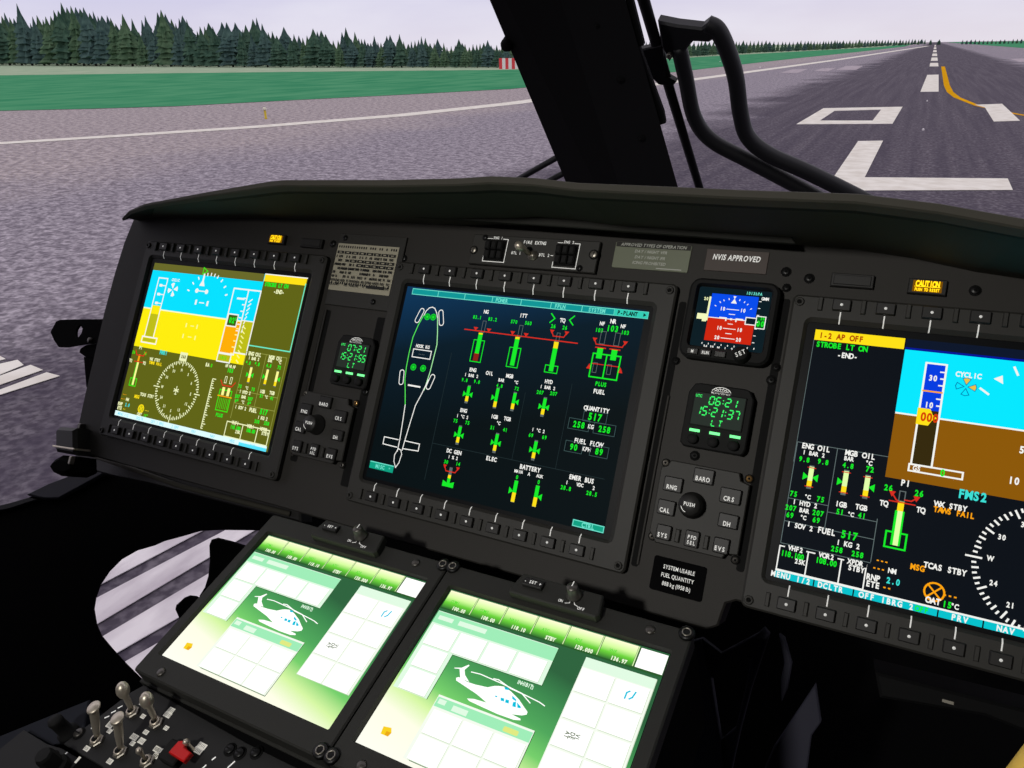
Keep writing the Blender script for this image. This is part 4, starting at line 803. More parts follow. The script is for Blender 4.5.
def touch(i, label):
    fr = CON.at(i*200.2, 0, 0); t = thing('touch_display', label, 'touch screen', fr, 'touch displays on the console')
    t_bezel().build('bezel', t); b = MB(); b.box(-.4, -130.6, -3, 177.6, .4, 0, M_glass); t_art(b); b.build('screen', t)
    b = MB(); b.prism([(52, 5.5), (122, 5), (124, 8), (121, 24), (55, 24.5), (51, 9)], 3.4, 11, M_cons, 1); b.z = 11.1
    b.text('ON', 93, 10, 2.3, M_white); b.text('OFF', 110, 8, 2.3, M_white, bold=.03); b.line([(97, 9), (100, 10), (100, 14)], .5, M_white); b.line([(107, 9), (104, 10), (103, 12)], .5, M_white)
    o = b.build('control_bar', t)
    k = MB(); k.box(60, 13, 11, 76, 19.5, 14.5, M_key, .6); k.z = 14.6; k.text('- SET +', 68, 16.3, 2.6, M_white, adv=.78, bold=.03); k.build('rocker_key', o)
    k = MB(); k.lathe(101, 17, [(6, 11), (6, 13), (4.6, 13.6), (4.3, 21), (3.8, 22), (.1, 22.1)], M_screw, 22); k.box(100.6, 17, 22.1, 101.3, 21.3, 22.2, M_white); k.build('knob', o)
    for x, y in ((16, -142.5), (159.5, 11.5)):
        k = MB(); k.lathe(x, y, [(3.6, 3.4), (3.6, 4), (2.6, 4.8), (.1, 5)], M_screw, 18); k.build('button_cap', t)
    for x, y in (((184, 16.5), (183.5, -145)) if i == 0 else ((-7, 17), (184, 16.5), (-7, -145), (183.5, -145))):
        k = MB(); k.lathe(x, y, [(5.6, 3), (5.6, 5), (4.4, 5.8), (.1, 5.8)], M_dscrew, 18); k.lathe(x, y, [(2.4, 5.8), (2.4, 6.3), (3.3, 6.3), (3.3, 5.8)], M_nut, 18, cap=False); k.build('fastener', t)
touch(0, 'left touch screen on the console, green page of white buttons and a helicopter'); touch(1, 'right touch screen on the console, nearer the front, same green page')

# switch panel to the lower left
SWP = CON.at(0, 0, -12); fr = SWP
t = thing('toggle_switch_panel', 'black switch panel with metal toggle levers and a red guard', 'switch panel', SWP); b = MB()
b.prism([(-30, -211), (19, -211), (19, -214), (180, -214), (180, -156), (115, -156), (-6, -151.5), (-12, -160)], -3, 0, M_sw, .6); b.prism([(-12, -151), (200, -151), (200, -146), (-12, -146)], -6, 1, M_cons, .6)
M_el = paint('legend tile', (220, 217, 205), .6); M_el.node_tree.nodes['Principled BSDF'].inputs['Emission Color'].default_value = (1, .97, .88, 1); M_el.node_tree.nodes['Principled BSDF'].inputs['Emission Strength'].default_value = .22; M_elp = paint('legend tile print', (90, 88, 82), .7)
def tile(cx, cy, w=5, h=3.4):
    b.z = .15; b.rect(cx-w/2, cy-h/2, cx+w/2, cy+h/2, M_el); b.z = .2
    for k in range(int(w/1.4)): b.line([(cx-w/2+.9+k*1.35, cy-h*.3), (cx-w/2+.9+k*1.35, cy+h*.3)], .35, M_elp)
c7 = crop(40, 680, 8.533); c8 = crop(140, 700, 6.4)
for (x, y, w, h) in ((400, 586, 5.5, 3.6), (597, 695, 5.5, 3.6), (600, 383, 6.5, 5), (645, 412, 3, 3), (594, 437, 4.5, 3.2), (805, 487, 7, 4.2), (868, 521, 6, 4.2), (790, 541, 4.5, 3.2), (904, 446, 5, 3.2), (880, 311, 4.6, 3.2), (875, 197, 4.5, 4.2), (915, 160, 5, 3.5), (1000, 592, 5, 4), (990, 648, 5, 3.5)):
    tile(*SWP.pix(*c7(x, y)), w, h)
for (x, y, w, h) in ((200, 66, 6, 4), (177, 95, 7, 4), (168, 180, 4.4, 3.2), (112, 318, 7, 4), (147, 330, 4, 3.4), (100, 357, 5, 3.4), (398, 294, 8, 4), (371, 324, 8, 4)):
    tile(*SWP.pix(*c8(x, y)), w, h)
for p, q in (((435, 415), (468, 395)), ((550, 325), (592, 308)), ((607, 282), (648, 262)), ((663, 242), (705, 220))): b.z = .12; b.line([SWP.pix(*c7(*p)), SWP.pix(*c7(*q))], 1.1, M_white)
for p, q in (((460, 385), (485, 365)), ((398, 440), (425, 415)), ((560, 435), (608, 392))): b.z = .12; b.line([SWP.pix(*c8(*p)), SWP.pix(*c8(*q))], 1.2, M_white)
b.build('panel_plate', t)
def toggle(x, y, kind, ax):
    k = MB(); k.lathe(x, y, [(5.4, 0), (5.4, 2.2), (4.4, 2.8)], M_nut, 6, cap=True, smooth=False); k.lathe(x, y, [(3.9, 2.6), (3.7, 4.4), (2.6, 4.6)], M_steel, 18); k.lathe(x, y, [(2.5, 4.6), (2.5, 4.7)], M_dark, 16)
    n_ = k.build('toggle_base', t); k = MB()
    if kind == 'flat': k.lathe(x, y, [(1.9, 3), (2.6, 8), (3.3, 14), (3.6, 24), (3.8, 25), (5.0, 25.4), (5.2, 26.4), (4.6, 27), (.2, 27.2)], M_steel, 20, axis=ax)
    elif kind == 'ball': k.lathe(x, y, [(1.8, 3), (2.2, 10), (2.6, 18), (4.2, 20), (5, 23), (5.0, 25), (4.2, 27.6), (2.6, 29.4), (.2, 30)], M_steel, 20, axis=ax)
    else: k.lathe(x, y, [(1.2, 3), (1.3, 13), (2.2, 15), (2.5, 17), (1.9, 19), (.2, 19.8)], M_steel, 16, axis=ax)
    k.build('toggle_lever', n_)
toggle(-3, -199, 'flat', (.02, .5)); toggle(24, -198, 'flat', (.02, .5)); toggle(6, -172, 'ball', (.0, .22)); toggle(33, -171, 'ball', (.0, .22)); toggle(51, -195, 'small', (.15, .05))
gx, gy = SWP.pix(178, 756)
k = MB(); k.box(gx-10, gy-8, 0, gx+8, gy+7, 7, M_rub, 1, 2); n_ = k.build('guard_base', t)
H = 11; k = MB(); k.prism([SWP.pix(x, y, H) for x, y in ((168, 752), (178, 740.6), (184.5, 740), (184.3, 747.3), (191.2, 752.3), (183.2, 761.7))], 7, H, M_red, .7); k.build('red_guard', n_)
k = MB(); x, y = SWP.pix(187, 743, 10); k.lathe(x, y, [(1.3, 0), (1.3, 8), (2.3, 10), (2.3, 12), (1.4, 13.4), (.2, 13.8)], M_steel, 16); k.build('toggle_lever', n_)
for (x, y), m in ((SWP.pix(*c8(578, 318)), M_dscrew), (SWP.pix(*c8(640, 342)), M_dscrew), (SWP.pix(79, 733.5), M_screw), (SWP.pix(*c8(745, 338)), M_dscrew)):
    k = screw_mesh(3.6, m, True, 2).build('screw', t); k.location = (x*.001, y*.001, 0)
# lower second plate with knob
t = thing('lower_switch_panel', 'black lower left switch panel edge with a dark rotary knob', 'switch panel', SWP); b = MB()
b.prism([(-78, -216), (-46, -216), (-30, -213.5), (20, -213.5), (20, -280), (-95, -280)], -6, -2, M_sw, .6)
b.z = -1.9; b.line([SWP.pix(*c7(180, 640)), SWP.pix(*c7(222, 605))], 1.1, M_white); b.line([SWP.pix(*c7(0, 730)), SWP.pix(*c7(45, 702))], 1.2, M_white)
q = SWP.pix(*c7(325, 680)); b.rect(q[0]-3.5, q[1]-2.4, q[0]+3.5, q[1]+2.4, M_el); b.build('panel_plate', t)
x, y = SWP.pix(58, 768); k = MB(); k.lathe(x, y, [(9, -2), (9, 4), (7, 6), (6.5, 18), (5.5, 20), (.2, 20.2)], M_rub, 8, smooth=False); k.build('knob', t)
x, y = SWP.pix(*c7(90, 648)); k = screw_mesh(4, M_dscrew, True, 1.5).build('screw', t); k.location = (x*.001, y*.001, -.002)
t = thing('side_plate', 'dark navy side plate with a black knob at the far lower left', 'side panel', SWP); b = MB()
b.prism([(-52, -176), (-32, -196), (-46, -215), (-78, -215.5), (-95, -280), (-200, -330), (-110, -235)], -30, -8, M_navy, 1); b.build('plate', t)
x, y = SWP.pix(64, 729); k = MB(); k.lathe(x, y, [(8, -8), (7.5, -4), (5.4, -3), (5.2, 8), (5.6, 12), (4.6, 14), (.2, 14.2)], M_rub, 18); k.build('knob', t)

# ================================================================== brackets left of the panel
BRF = PAN.at(0, 0, -20); c9 = crop(0, 280, 3.073); B = lambda l, w=9: [BRF.pix(*c9(x, y), w) for x, y in l]
t = thing('lamp_bracket', 'black angular bracket with a round hole, beside the left edge of the panel', 'bracket', BRF); b = MB()
ho = B([(155, 160), (172, 128), (185, 122), (245, 121), (330, 120), (330, 188), (290, 192), (240, 200), (205, 206), (180, 206), (166, 185)]); hi = []
cx, cy = BRF.pix(*c9(243, 156), 9); ang = [math.atan2(p[1]-cy, p[0]-cx) for p in ho]
hi = [(cx+6*math.cos(a_), cy+9*math.sin(a_)) for a_ in ang]
b.ring([(hi, 6), (ho, 6), (ho, 9), (hi, 9), (hi, 6)], M_blk)
b.build('bracket_arm', t); b = MB()
b.prism(B([(245, 208), (262, 198), (300, 190), (300, 245), (265, 240), (240, 222)], 5), -4, 5, M_blk, 2); b.prism(B([(258, 236), (290, 236), (278, 330), (266, 330)], 3), -3, 4, M_blk, 1); b.build('clamp', t)
x, y = BRF.pix(*c9(280, 186), 9); b = MB(); b.lathe(x, y, [(3.5, 9), (3.5, 12), (2, 13)], M_screw, 12); b.build('bolt', t)
t = thing('swivel_mount', 'black swivel mount with a pointed cap, below the lower left corner of the panel', 'mount', BRF); b = MB()
p0 = B([(150, 575)])[0]
b.prism(B([(150, 575), (165, 552), (190, 538), (235, 545), (236, 590), (205, 604), (185, 602), (160, 590)], 26), 0, 30, M_blk, 6); b.build('pointed_cap', t)
b = MB(); b.prism(B([(176, 462), (186, 452), (238, 455), (240, 540), (176, 528)], 26), 2, 30, M_key, 4); b.build('body', t)
b = MB(); b.prism(B([(174, 508), (240, 518), (240, 524), (174, 514)], 26), 0, 31.5, M_steel, .5); b.build('clamp_ring', t)
x, y = BRF.pix(*c9(217, 447), 26); b = MB(); b.prism(rrect(x-3, y-6, x+3, y+4, 1), 10, 16, M_screw, 1); b.build('bolt', t)
x, y = BRF.pix(*c9(230, 555), 26); b = MB(); b.prism(rrect(x-2.5, y-5, x+2.5, y+5, 1), 28, 33, M_nut, 1); b.build('catch', t)

# panel lower rail (below the left display)
t = thing('panel_support_rail', 'black support rail under the lower left edge of the panel', 'rail', PAN); b = MB()
b.prism(PAN.pixs([(74, 446), (100, 452), (150, 470), (300, 510), (300, 522), (150, 484), (112, 476), (75, 466)], -50), -70, -50, M_key, 2); b.build('rail', t)
b = MB(); b.tube([(*PAN.pix(84, 452, -48), -48), (*PAN.pix(180, 486, -48), -48), (*PAN.pix(290, 514, -48), -48)], 3, M_hood); b.build('pipe', t)

# ================================================================== nose shell with chin window
o0 = CAM+ray(150, 600)*.98; nn = Vector((.30, -.52, .80)).normalized(); exs = Vector((1, .1, 0)); exs = (exs-nn*exs.dot(nn)).normalized()
SH = Frame(o0, exs, nn.cross(exs))
b = MB(); c4 = crop(90, 520, 4.516); S = lambda l, w=0: [SH.pix(x, y, w) for x, y in l]
outer = S([(-420, 640), (-160, 548), (0, 508), (30, 497), (90, 480), (116, 466), (300, 466), (520, 466), (760, 480), (1060, 520), (1120, 760), (900, 1000), (330, 1080), (-300, 1080)])
hole = S([c4(x, y) for x, y in ((16, 400), (24, 350), (45, 290), (85, 230), (140, 175), (210, 135), (290, 112), (335, 92), (410, 72), (500, 46), (590, 42), (760, 44), (880, 60), (900, 300), (760, 560), (420, 760), (330, 800), (228, 712), (165, 650), (100, 580), (50, 520), (28, 470))])
# bridge outer and hole by angle
cx = sum(p[0] for p in hole)/len(hole); cy = sum(p[1] for p in hole)/len(hole)
def rayhit(poly, a):
    best = None; d = (math.cos(a), math.sin(a))
    for i in range(len(poly)):
        (x1, y1), (x2, y2) = poly[i], poly[(i+1) % len(poly)]; ex_, ey_ = x2-x1, y2-y1; den = d[0]*ey_-d[1]*ex_
        if abs(den) < 1e-9: continue
        tt = ((x1-cx)*ey_-(y1-cy)*ex_)/den; ss = ((x1-cx)*d[1]-(y1-cy)*d[0])/den
        if tt > 0 and -1e-6 <= ss <= 1+1e-6: best = tt if best is None else (max(best, tt) if poly is outer else min(best, tt))
    return (cx+d[0]*best, cy+d[1]*best)
angs = sorted(set([math.atan2(p[1]-cy, p[0]-cx) for p in outer+hole]+[-PI+2*PI*i/64 for i in range(64)]))
O = [rayhit(outer, a_) for a_ in angs]; Hh = [rayhit(hole, a_) for a_ in angs]
b.ring([(Hh, -3), (O, -3), (O, 0), (Hh, 0), (Hh, -3)], M_shell)
tag(b.build('wall_nose', None, SH), kind='structure')
t = thing('window_sill_trim', 'dark grey sill trim along the side window at lower left', 'trim', SH); b = MB(); c2 = crop(0, 440, 6.4)
M_sill = paint('sill grey', (52, 52, 62), .7); M_sill2 = paint('sill dark grey', (30, 30, 35), .7)
b.prism(S([c2(x, y) for x, y in ((190, 360), (330, 290), (600, 190), (640, 180), (730, 200), (430, 365), (395, 385), (300, 385))]), 1, 8, M_sill, 1.5); b.build('sill_cap', t)
b = MB(); b.prism(S([c2(x, y) for x, y in ((-500, 500), (-200, 470), (0, 430), (100, 405), (200, 375), (250, 390), (150, 425), (60, 452), (0, 462), (-200, 500), (-500, 530))]), 1, 6, M_sill2, 1); b.build('sill_strip', t)
# pedal seen against the chin window
PD = Frame(CAM+ray(220, 590)*.90, exs, nn.cross(exs)); t = thing('rudder_pedal', 'black pedal shape silhouetted against the chin window', 'pedal', PD); b = MB(); Q = lambda l: [PD.pix(*c4(x, y)) for x, y in l]
b.prism(Q([(535, 110), (545, 85), (575, 76), (640, 92), (760, 130), (820, 300), (600, 420), (490, 340), (515, 300), (530, 250), (537, 180)]), -20, 0, M_shell, 3); b.build('pedal_pad', t)
b = MB(); b.prism(Q([(378, 400), (382, 380), (420, 345), (445, 335), (475, 338), (500, 352), (600, 420), (480, 520), (400, 450)]), -20, -2, M_shell, 3); b.build('pedal_arm', t)

# structure under the right of the panel
BK = Frame(CAM+ray(740, 690)*.68, (1, 0, .02), (0, .45, .9)); c5 = crop(680, 560, 3.69); Q = lambda l: [BK.pix(*c5(x, y)) for x, y in l]
t = thing('support_bracket', 'dark cut-out support bracket below the right display beside the pedestal', 'bracket', BK); 
for nm, l in (('side_web', [(40, 300), (80, 290), (115, 430), (150, 665), (165, 800), (-60, 800), (0, 430)]), ('upper_strut', [(80, 290), (150, 345), (290, 270), (310, 250), (330, 275), (265, 350), (130, 430), (112, 440)]), ('rear_strut', [(265, 350), (300, 262), (330, 275), (262, 480), (225, 620), (185, 800), (150, 800), (152, 665), (205, 620), (240, 480)]), ('front_strut', [(365, 275), (385, 290), (412, 385), (395, 480), (375, 525), (372, 440), (385, 380)]), ('foot_plate', [(300, 800), (340, 700), (500, 460), (520, 600), (485, 650), (465, 800)])):
    b = MB(); b.prism(Q(l), -8, 0 if nm != 'side_web' else 2, M_brk, 1); b.build(nm, t)
x, y = BK.pix(690, 739); b = screw_mesh(4, M_dscrew, False, 2).build('screw', t); b.location = (x*.001, y*.001, .002)
M_box = paint('under panel box black', (16, 16, 17), .8, spec=.15); t = thing('under_panel_box', 'black box under the right display with a tiny white mark', 'box', PAN); b = MB()
q = PAN.pixs([(875, 672), (1050, 716), (1060, 760), (1040, 738), (985, 716), (880, 698)], -30); b.prism(q, -90, -30, M_box, 2); b.build('box_body', t)
b = MB(); b.z = -27; q = PAN.pix(948, 702, -27); b.rect(q[0]-3.5, q[1]-1, q[0]+3.5, q[1]+1, M_nut); b.build('label_mark', t)
# warm rounded object at the lower right corner
AR = Frame(CAM+ray(1040, 790)*.32, RT, UP); b = MB()
M_tan = paint('warm yellow surface', (248, 205, 95), .55, spec=.3); prof = [(.2, -30)]
b.tube([(-14, -30, 0), (-2, -8, 0), (10, 6, 0), (30, 20, 0)], [14, 16, 17, 17], M_tan, 24)
tag(b.build('rounded_object', None, AR), 'smooth warm yellow rounded object cut off at the lower right corner', 'object')

# ================================================================== windscreen post and wiper
WS = Frame((0, .60, .10), (1, 0, 0), (0, -.5, .866)); c6 = crop(460, 0, 2.56); Q = lambda l, w=0: [WS.pix(*c6(x, y), w) for x, y in l]
def ext(a_, b_, k): return (a_[0]+(b_[0]-a_[0])*k, a_[1]+(b_[1]-a_[1])*k)
t = thing('windscreen_post', 'thick black central windscreen post rising from the glareshield', 'window post', WS)
Lt, Lb = (76, 0), (310, 560); Rt_, Rb = (415, -30), (575, 540); Mt, Mb_ = (255, -10), (430, 550)
up = lambda p, q: ext(q, p, 1.7)
Lb, Rb, Mb_ = ext(Lt, Lb, 1.45), ext(Rt_, Rb, 1.45), ext(Mt, Mb_, 1.45)
def face(l, ws, m, nm, bx_):
    q = [WS.pix(*c6(*p), w_) for p, w_ in zip(l, ws)]; b = MB()
    b.add([(x, y, z) for (x, y), z in zip(q, ws)]+[(x+dx_, y, -60) for (x, y), dx_ in zip(q, bx_)], [[0, 1, 2, 3], [4, 7, 6, 5], [0, 4, 5, 1], [3, 2, 6, 7], [1, 5, 6, 2], [0, 3, 7, 4]], m); b.build(nm, t)
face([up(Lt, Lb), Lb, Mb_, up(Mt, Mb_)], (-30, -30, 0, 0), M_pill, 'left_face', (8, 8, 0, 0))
face([up(Mt, Mb_), Mb_, Rb, up(Rt_, Rb)], (0, 0, -14, -14), M_pill_hi, 'right_face', (0, 0, -30, -30))
b = MB(); b.prism(Q([(415, -30), (440, 0), (470, 118), (458, 122), (485, 195), (520, 290), (525, 318), (512, 322), (490, 300)], -18), -26, -18, M_pill, 2); b.build('edge_flange', t)
b = MB()
for x, y in ((350, 65), (410, 205), (463, 355)):
    k = screw_mesh(5, M_pill, False, 3).build('screw', t); q = WS.pix(*c6(x, y), -7); k.location = (q[0]*.001, q[1]*.001, -.008)
b = MB(); q = WS.pix(*c6(122, 112), -30); b.lathe(q[0], q[1], [(9, -50), (9, -25), (6, -20)], M_pill, 14); b.build('knob', t)
# windscreen wiper, outside the windscreen
WO = Frame((0, .74, .12), (1, 0, 0), (0, -.5, .866)); 
def WT(l, r, z=0): return [(*WO.pix(*c6(x, y)), z) for x, y in l]
def curve(pts, n=6):
    P_ = [Vector(p) for p in pts]; P_ = [P_[0]*2-P_[1]]+P_+[P_[-1]*2-P_[-2]]; o = []
    for i in range(1, len(P_)-2):
        for k in range(n):
            t_ = k/n; a_, b_, c_, d_ = P_[i-1:i+3]; o.append(.5*((2*b_)+(-a_+c_)*t_+(2*a_-5*b_+4*c_-d_)*t_*t_+(-a_+3*b_-3*c_+d_)*t_**3))
    return o+[P_[-2]]
t = thing('windscreen_wiper', 'black windscreen wiper with two bent tubes, right of the windscreen post', 'wiper', WO)
b = MB(); b.tube(curve(WT([(560, 118), (578, 200), (600, 300), (645, 360), (740, 412), (850, 470), (1000, 550), (1300, 700), (1500, 860)], 0)), 11.5, M_wip, 12); b.build('tube_arm', t)
b = MB(); b.tube(curve(WT([(632, 62), (660, 78), (685, 130), (706, 200), (718, 290), (737, 350), (790, 395), (900, 445), (1100, 545), (1400, 700), (1600, 860)], 0)), 12, M_wip, 12); b.build('tube_arm', t)
b = MB(); q = [WO.pix(*c6(x, y)) for x, y in ((510, 45), (560, 55), (622, 62), (640, 48), (665, 62), (665, 85), (640, 100), (600, 98), (580, 122), (555, 125), (540, 150), (520, 110))]; b.prism(q, -8, 10, M_wip, 3); b.build('bracket', t)
b = MB(); b.tube(WT([(415, -150), (470, 0), (540, 240), (625, 520), (700, 780)], 0), [9, 9, 8, 7, 7], M_wip, 12, flat=.6); b.build('wiper_blade', t)
b = MB(); b.prism([WO.pix(*c6(x, y)) for x, y in ((462, 122), (520, 110), (530, 190), (556, 205), (545, 218), (510, 212), (488, 190), (470, 170))], -5, 6, M_wip, 2); b.build('blade_clip', t)
x, y = WO.pix(*c6(541, 130)); b = MB(); b.lathe(x, y, [(4, 5), (4, 14), (3, 16)], M_nut, 12); b.build('pivot_bolt', t)
t = thing('wiper_parking_rods', 'two short black rods outside the windscreen, left of the windscreen post', 'wiper', WO)
for l in (((165, 450), (268, 392)), ((215, 470), (300, 425))):
    b = MB(); q = WT([ext(l[1], l[0], 3.2), ext(l[0], l[1], 1.6)], 0); b.tube(q, 5.5, M_wip, 10); b.build('rod', t)

# ================================================================== cabin enclosure
def struct_box(name, x0, y0, z0, x1, y1, z1, m=M_shell):
    b = MB(); b.box(x0*1000, y0*1000, z0*1000, x1*1000, y1*1000, z1*1000, m); return tag(b.build(name), kind='structure')
struct_box('ceiling', -1.25, -1.8, 1.02, 1.35, .02, 1.06)
struct_box('wall_back', -1.25, -1.84, -1.1, 1.35, -1.8, 1.06)
struct_box('wall_right', 1.35, -1.84, -1.1, 1.39, .2, 1.06)
struct_box('wall_left', -1.29, -1.84, -1.1, -1.25, -.75, 1.06)
struct_box('floor', -1.25, -1.8, -1.14, 1.35, .1, -1.1)

# ================================================================== airfield
def ground_mat():
    m = bpy.data.materials.new('asphalt apron and runway'); m.use_nodes = True; nt = m.node_tree; N_ = nt.nodes.new; b = nt.nodes['Principled BSDF']; b.inputs['Roughness'].default_value = .95; b.inputs['Specular IOR Level'].default_value = .05
    tc = N_('ShaderNodeTexCoord'); sp = N_('ShaderNodeSeparateXYZ'); nt.links.new(tc.outputs['Object'], sp.inputs[0])
    def noise(scale, vec=None, det=3, sx=1, sy=1):
        n = N_('ShaderNodeTexNoise'); n.inputs['Scale'].default_value = scale; n.inputs['Detail'].default_value = det
        mp = N_('ShaderNodeMapping'); mp.inputs['Scale'].default_value = (sx, sy, 1); nt.links.new(tc.outputs['Object'], mp.inputs['Vector']); nt.links.new(mp.outputs[0], n.inputs['Vector']); return n.outputs['Fac']
    def mix(f, a_, b_):
        x = N_('ShaderNodeMix'); x.data_type = 'RGBA'
        if isinstance(f, float): x.inputs['Factor'].default_value = f
        else: nt.links.new(f, x.inputs['Factor'])
        for s, c in (('A', a_), ('B', b_)):
            if isinstance(c, tuple): x.inputs[s].default_value = L3(c)
            else: nt.links.new(c, x.inputs[s])
        return x.outputs['Result']
    def rng(v, a_, b_, c=0, d=1):
        x = N_('ShaderNodeMapRange'); x.inputs['From Min'].default_value = a_; x.inputs['From Max'].default_value = b_; x.inputs['To Min'].default_value = c; x.inputs['To Max'].default_value = d; nt.links.new(v, x.inputs['Value']); return x.outputs[0]
    def math_(op, a_, b_):
        x = N_('ShaderNodeMath'); x.operation = op
        for i, v in enumerate((a_, b_)):
            if isinstance(v, (int, float)): x.inputs[i].default_value = v
            else: nt.links.new(v, x.inputs[i])
        return x.outputs[0]
    wob = noise(.25, det=4)
    xx = math_('ADD', sp.outputs['X'], math_('MULTIPLY', math_('SUBTRACT', wob, .5), 6))
    left = rng(xx, -8.0, -5.5); right = rng(xx, 9.5, 7.5); rw = math_('MULTIPLY', left, right)
    sh = rng(xx, -14, -17.5)
    base = mix(sh, (146, 139, 147), (182, 169, 164)); base = mix(rw, base, (86, 80, 89))
    speck = rng(noise(15, det=5), .40, .62); speck2 = rng(noise(5.5, det=4), .40, .60)
    streak = rng(noise(1.6, det=3, sx=2.2, sy=.05), .35, .65)
    c = mix(math_('MULTIPLY', speck, math_('SUBTRACT', .62, math_('MULTIPLY', rw, .42))), base, (222, 212, 222)); c = mix(math_('MULTIPLY', speck2, .55), c, (80, 72, 86)); st = math_('MULTIPLY', math_('MULTIPLY', streak, rw), .42)
    c = mix(st, c, (62, 56, 72)); nt.links.new(c, b.inputs['Base Color']); return m
def plain_field(name, a_, b_, scale, sy=1):
    m = bpy.data.materials.new(name); m.use_nodes = True; nt = m.node_tree; b = nt.nodes['Principled BSDF']; b.inputs['Roughness'].default_value = 1; b.inputs['Specular IOR Level'].default_value = 0
    tc = nt.nodes.new('ShaderNodeTexCoord'); n = nt.nodes.new('ShaderNodeTexNoise'); n.inputs['Scale'].default_value = scale; n.inputs['Detail'].default_value = 5
    mp = nt.nodes.new('ShaderNodeMapping'); mp.inputs['Scale'].default_value = (1, sy, 1); nt.links.new(tc.outputs['Object'], mp.inputs['Vector']); nt.links.new(mp.outputs[0], n.inputs['Vector'])
    cr = nt.nodes.new('ShaderNodeValToRGB'); cr.color_ramp.elements[0].position = .35; cr.color_ramp.elements[1].position = .65; cr.color_ramp.elements[0].color = L3(a_); cr.color_ramp.elements[1].color = L3(b_)
    nt.links.new(n.outputs['Fac'], cr.inputs[0]); nt.links.new(cr.outputs[0], b.inputs['Base Color']); return m
def gp(x, y): p = GND.pix(x, y); return (p[0]/1000, p[1]/1000)   # metres on the ground
def flat(name, pts, z, m, kind='structure', thick=.004):
    b = MB(); b.prism(pts, z-thick, z, m); return tag(b.build(name, None, GND, 1.0), kind=kind)
flat('ground', [(-900, -60), (700, -60), (700, 4000), (-900, 4000)], 0, ground_mat(), thick=.5)
M_grass = plain_field('green grass', (66, 146, 104), (92, 164, 120), .5, .4); M_pale = plain_field('pale dry grass', (158, 182, 152), (184, 198, 170), .3)
ge = [gp(*p) for p in ((-80, 113), (0, 111), (90, 109), (175, 106.5), (300, 100), (400, 95), (512, 89), (600, 80), (694, 70), (795, 58.5), (858, 52), (905, 46.5))]
flat('grass_field', [(-700, 10)]+ge+[(-21, 900), (-21, 2500), (-700, 2500)], .02, M_grass)
pe = [gp(*p) for p in ((-80, 76), (0, 75.5), (120, 74), (256, 72.5), (400, 71), (512, 70), (580, 66.5), (640, 61), (700, 57), (800, 51.5), (880, 47))]
flat('far_grass_strip', [(-699, 60)]+pe+[(-26, 900), (-26, 2400), (-699, 2400)], .03, M_pale)
flat('grass_verge', [(26, 8), (24, 60), (26, 200), (26, 2400), (600, 2400), (600, 8)], .02, M_grass)
# painted markings
M_mark = plain_field('worn white runway paint', (232, 226, 214), (250, 246, 236), 3.0); M_yel = plain_field('yellow taxi line paint', (222, 160, 20), (236, 176, 36), 2.0); M_faint = plain_field('faded white paint', (172, 160, 168), (200, 190, 196), 2.5)
def mark(name, pts, m=M_mark, z=.012): return flat(name, pts, z, m)
G_ = lambda l: [gp(*p) for p in l]
def ribbon(name, pts, w, m, z=.012):
    b = MB(); b.z = 0; P_ = [Vector(p) for p in pts]; L_ = []; R_ = []
    for i, p in enumerate(P_):
        d = (P_[min(i+1, len(P_)-1)]-P_[max(i-1, 0)]).normalized(); nrm = Vector((-d.y, d.x)); ww = w[i] if isinstance(w, list) else w
        L_.append(p+nrm*ww/2); R_.append(p-nrm*ww/2)
    n_ = len(P_); b.add([(p.x, p.y, z) for p in L_]+[(p.x, p.y, z) for p in R_], [[i, n_+i, n_+i+1, i+1] for i in range(n_-1)], m); return tag(b.build(name, None, GND, 1.0), kind='structure')
ribbon('runway_edge_line', [gp(*p) for p in ((-120, 148), (0, 143.5), (128, 135.5), (256, 127), (400, 115.5), (512, 103.5), (600, 91.5), (694, 79.5), (836, 60), (928, 46))], [.7, .75, .85, .95, 1.1, 1.2, 1.3, 1.3, 1.5, 2.4], M_mark, .01)
z0_ = G_([(823.4, 108.5), (902.5, 107), (892.4, 124), (796.5, 124.4)]); z1_ = G_([(834.5, 111), (881, 109.8), (872.5, 120.9), (819.6, 120.9)])
b = MB(); b.ring([(z1_, .002), (z0_, .002), (z0_, .014), (z1_, .014), (z1_, .002)], M_mark); tag(b.build('runway_number', None, GND, 1.0), kind='structure')
mark('runway_number', G_([(858, 141.5), (883, 141), (864.6, 177.8), (1007.6, 179), (1012.7, 190.5), (857, 191), (825, 190)]))
mark('runway_number', G_([(974.7, 105), (1002, 104), (1020, 121), (993.7, 121.8), (984.8, 107.6)]))
mark('centreline_dash', G_([(927.2, 75), (938.6, 74.7), (938.6, 91.8), (920.3, 92)]))
for y0, y1 in ((96, 112), (124, 150), (165, 200), (225, 280), (320, 420), (480, 700)): mark('centreline_dash', [(-.1, y0), (.75, y0), (.75, y1), (-.1, y1)])
ribbon('taxi_line', [gp(*p) for p in ((943, 66.5), (946.8, 85.4), (950, 92), (957, 97.5), (968, 102), (978, 106), (1013, 113.5), (1040, 118))], [.35, .32, .3, .28, .25, .22, .22, .22], M_yel, .006)
for l in ([(836, 70), (846, 66), (863, 66), (856, 70)], [(814, 71), (822, 68.5), (836, 68), (828, 71.5)], [(780, 73), (792, 69.5), (808, 69), (798, 73)], [(1010, 59), (1024, 58.5), (1040, 61.5), (1020, 62)]): mark('shoulder_bar', G_(l), M_faint)
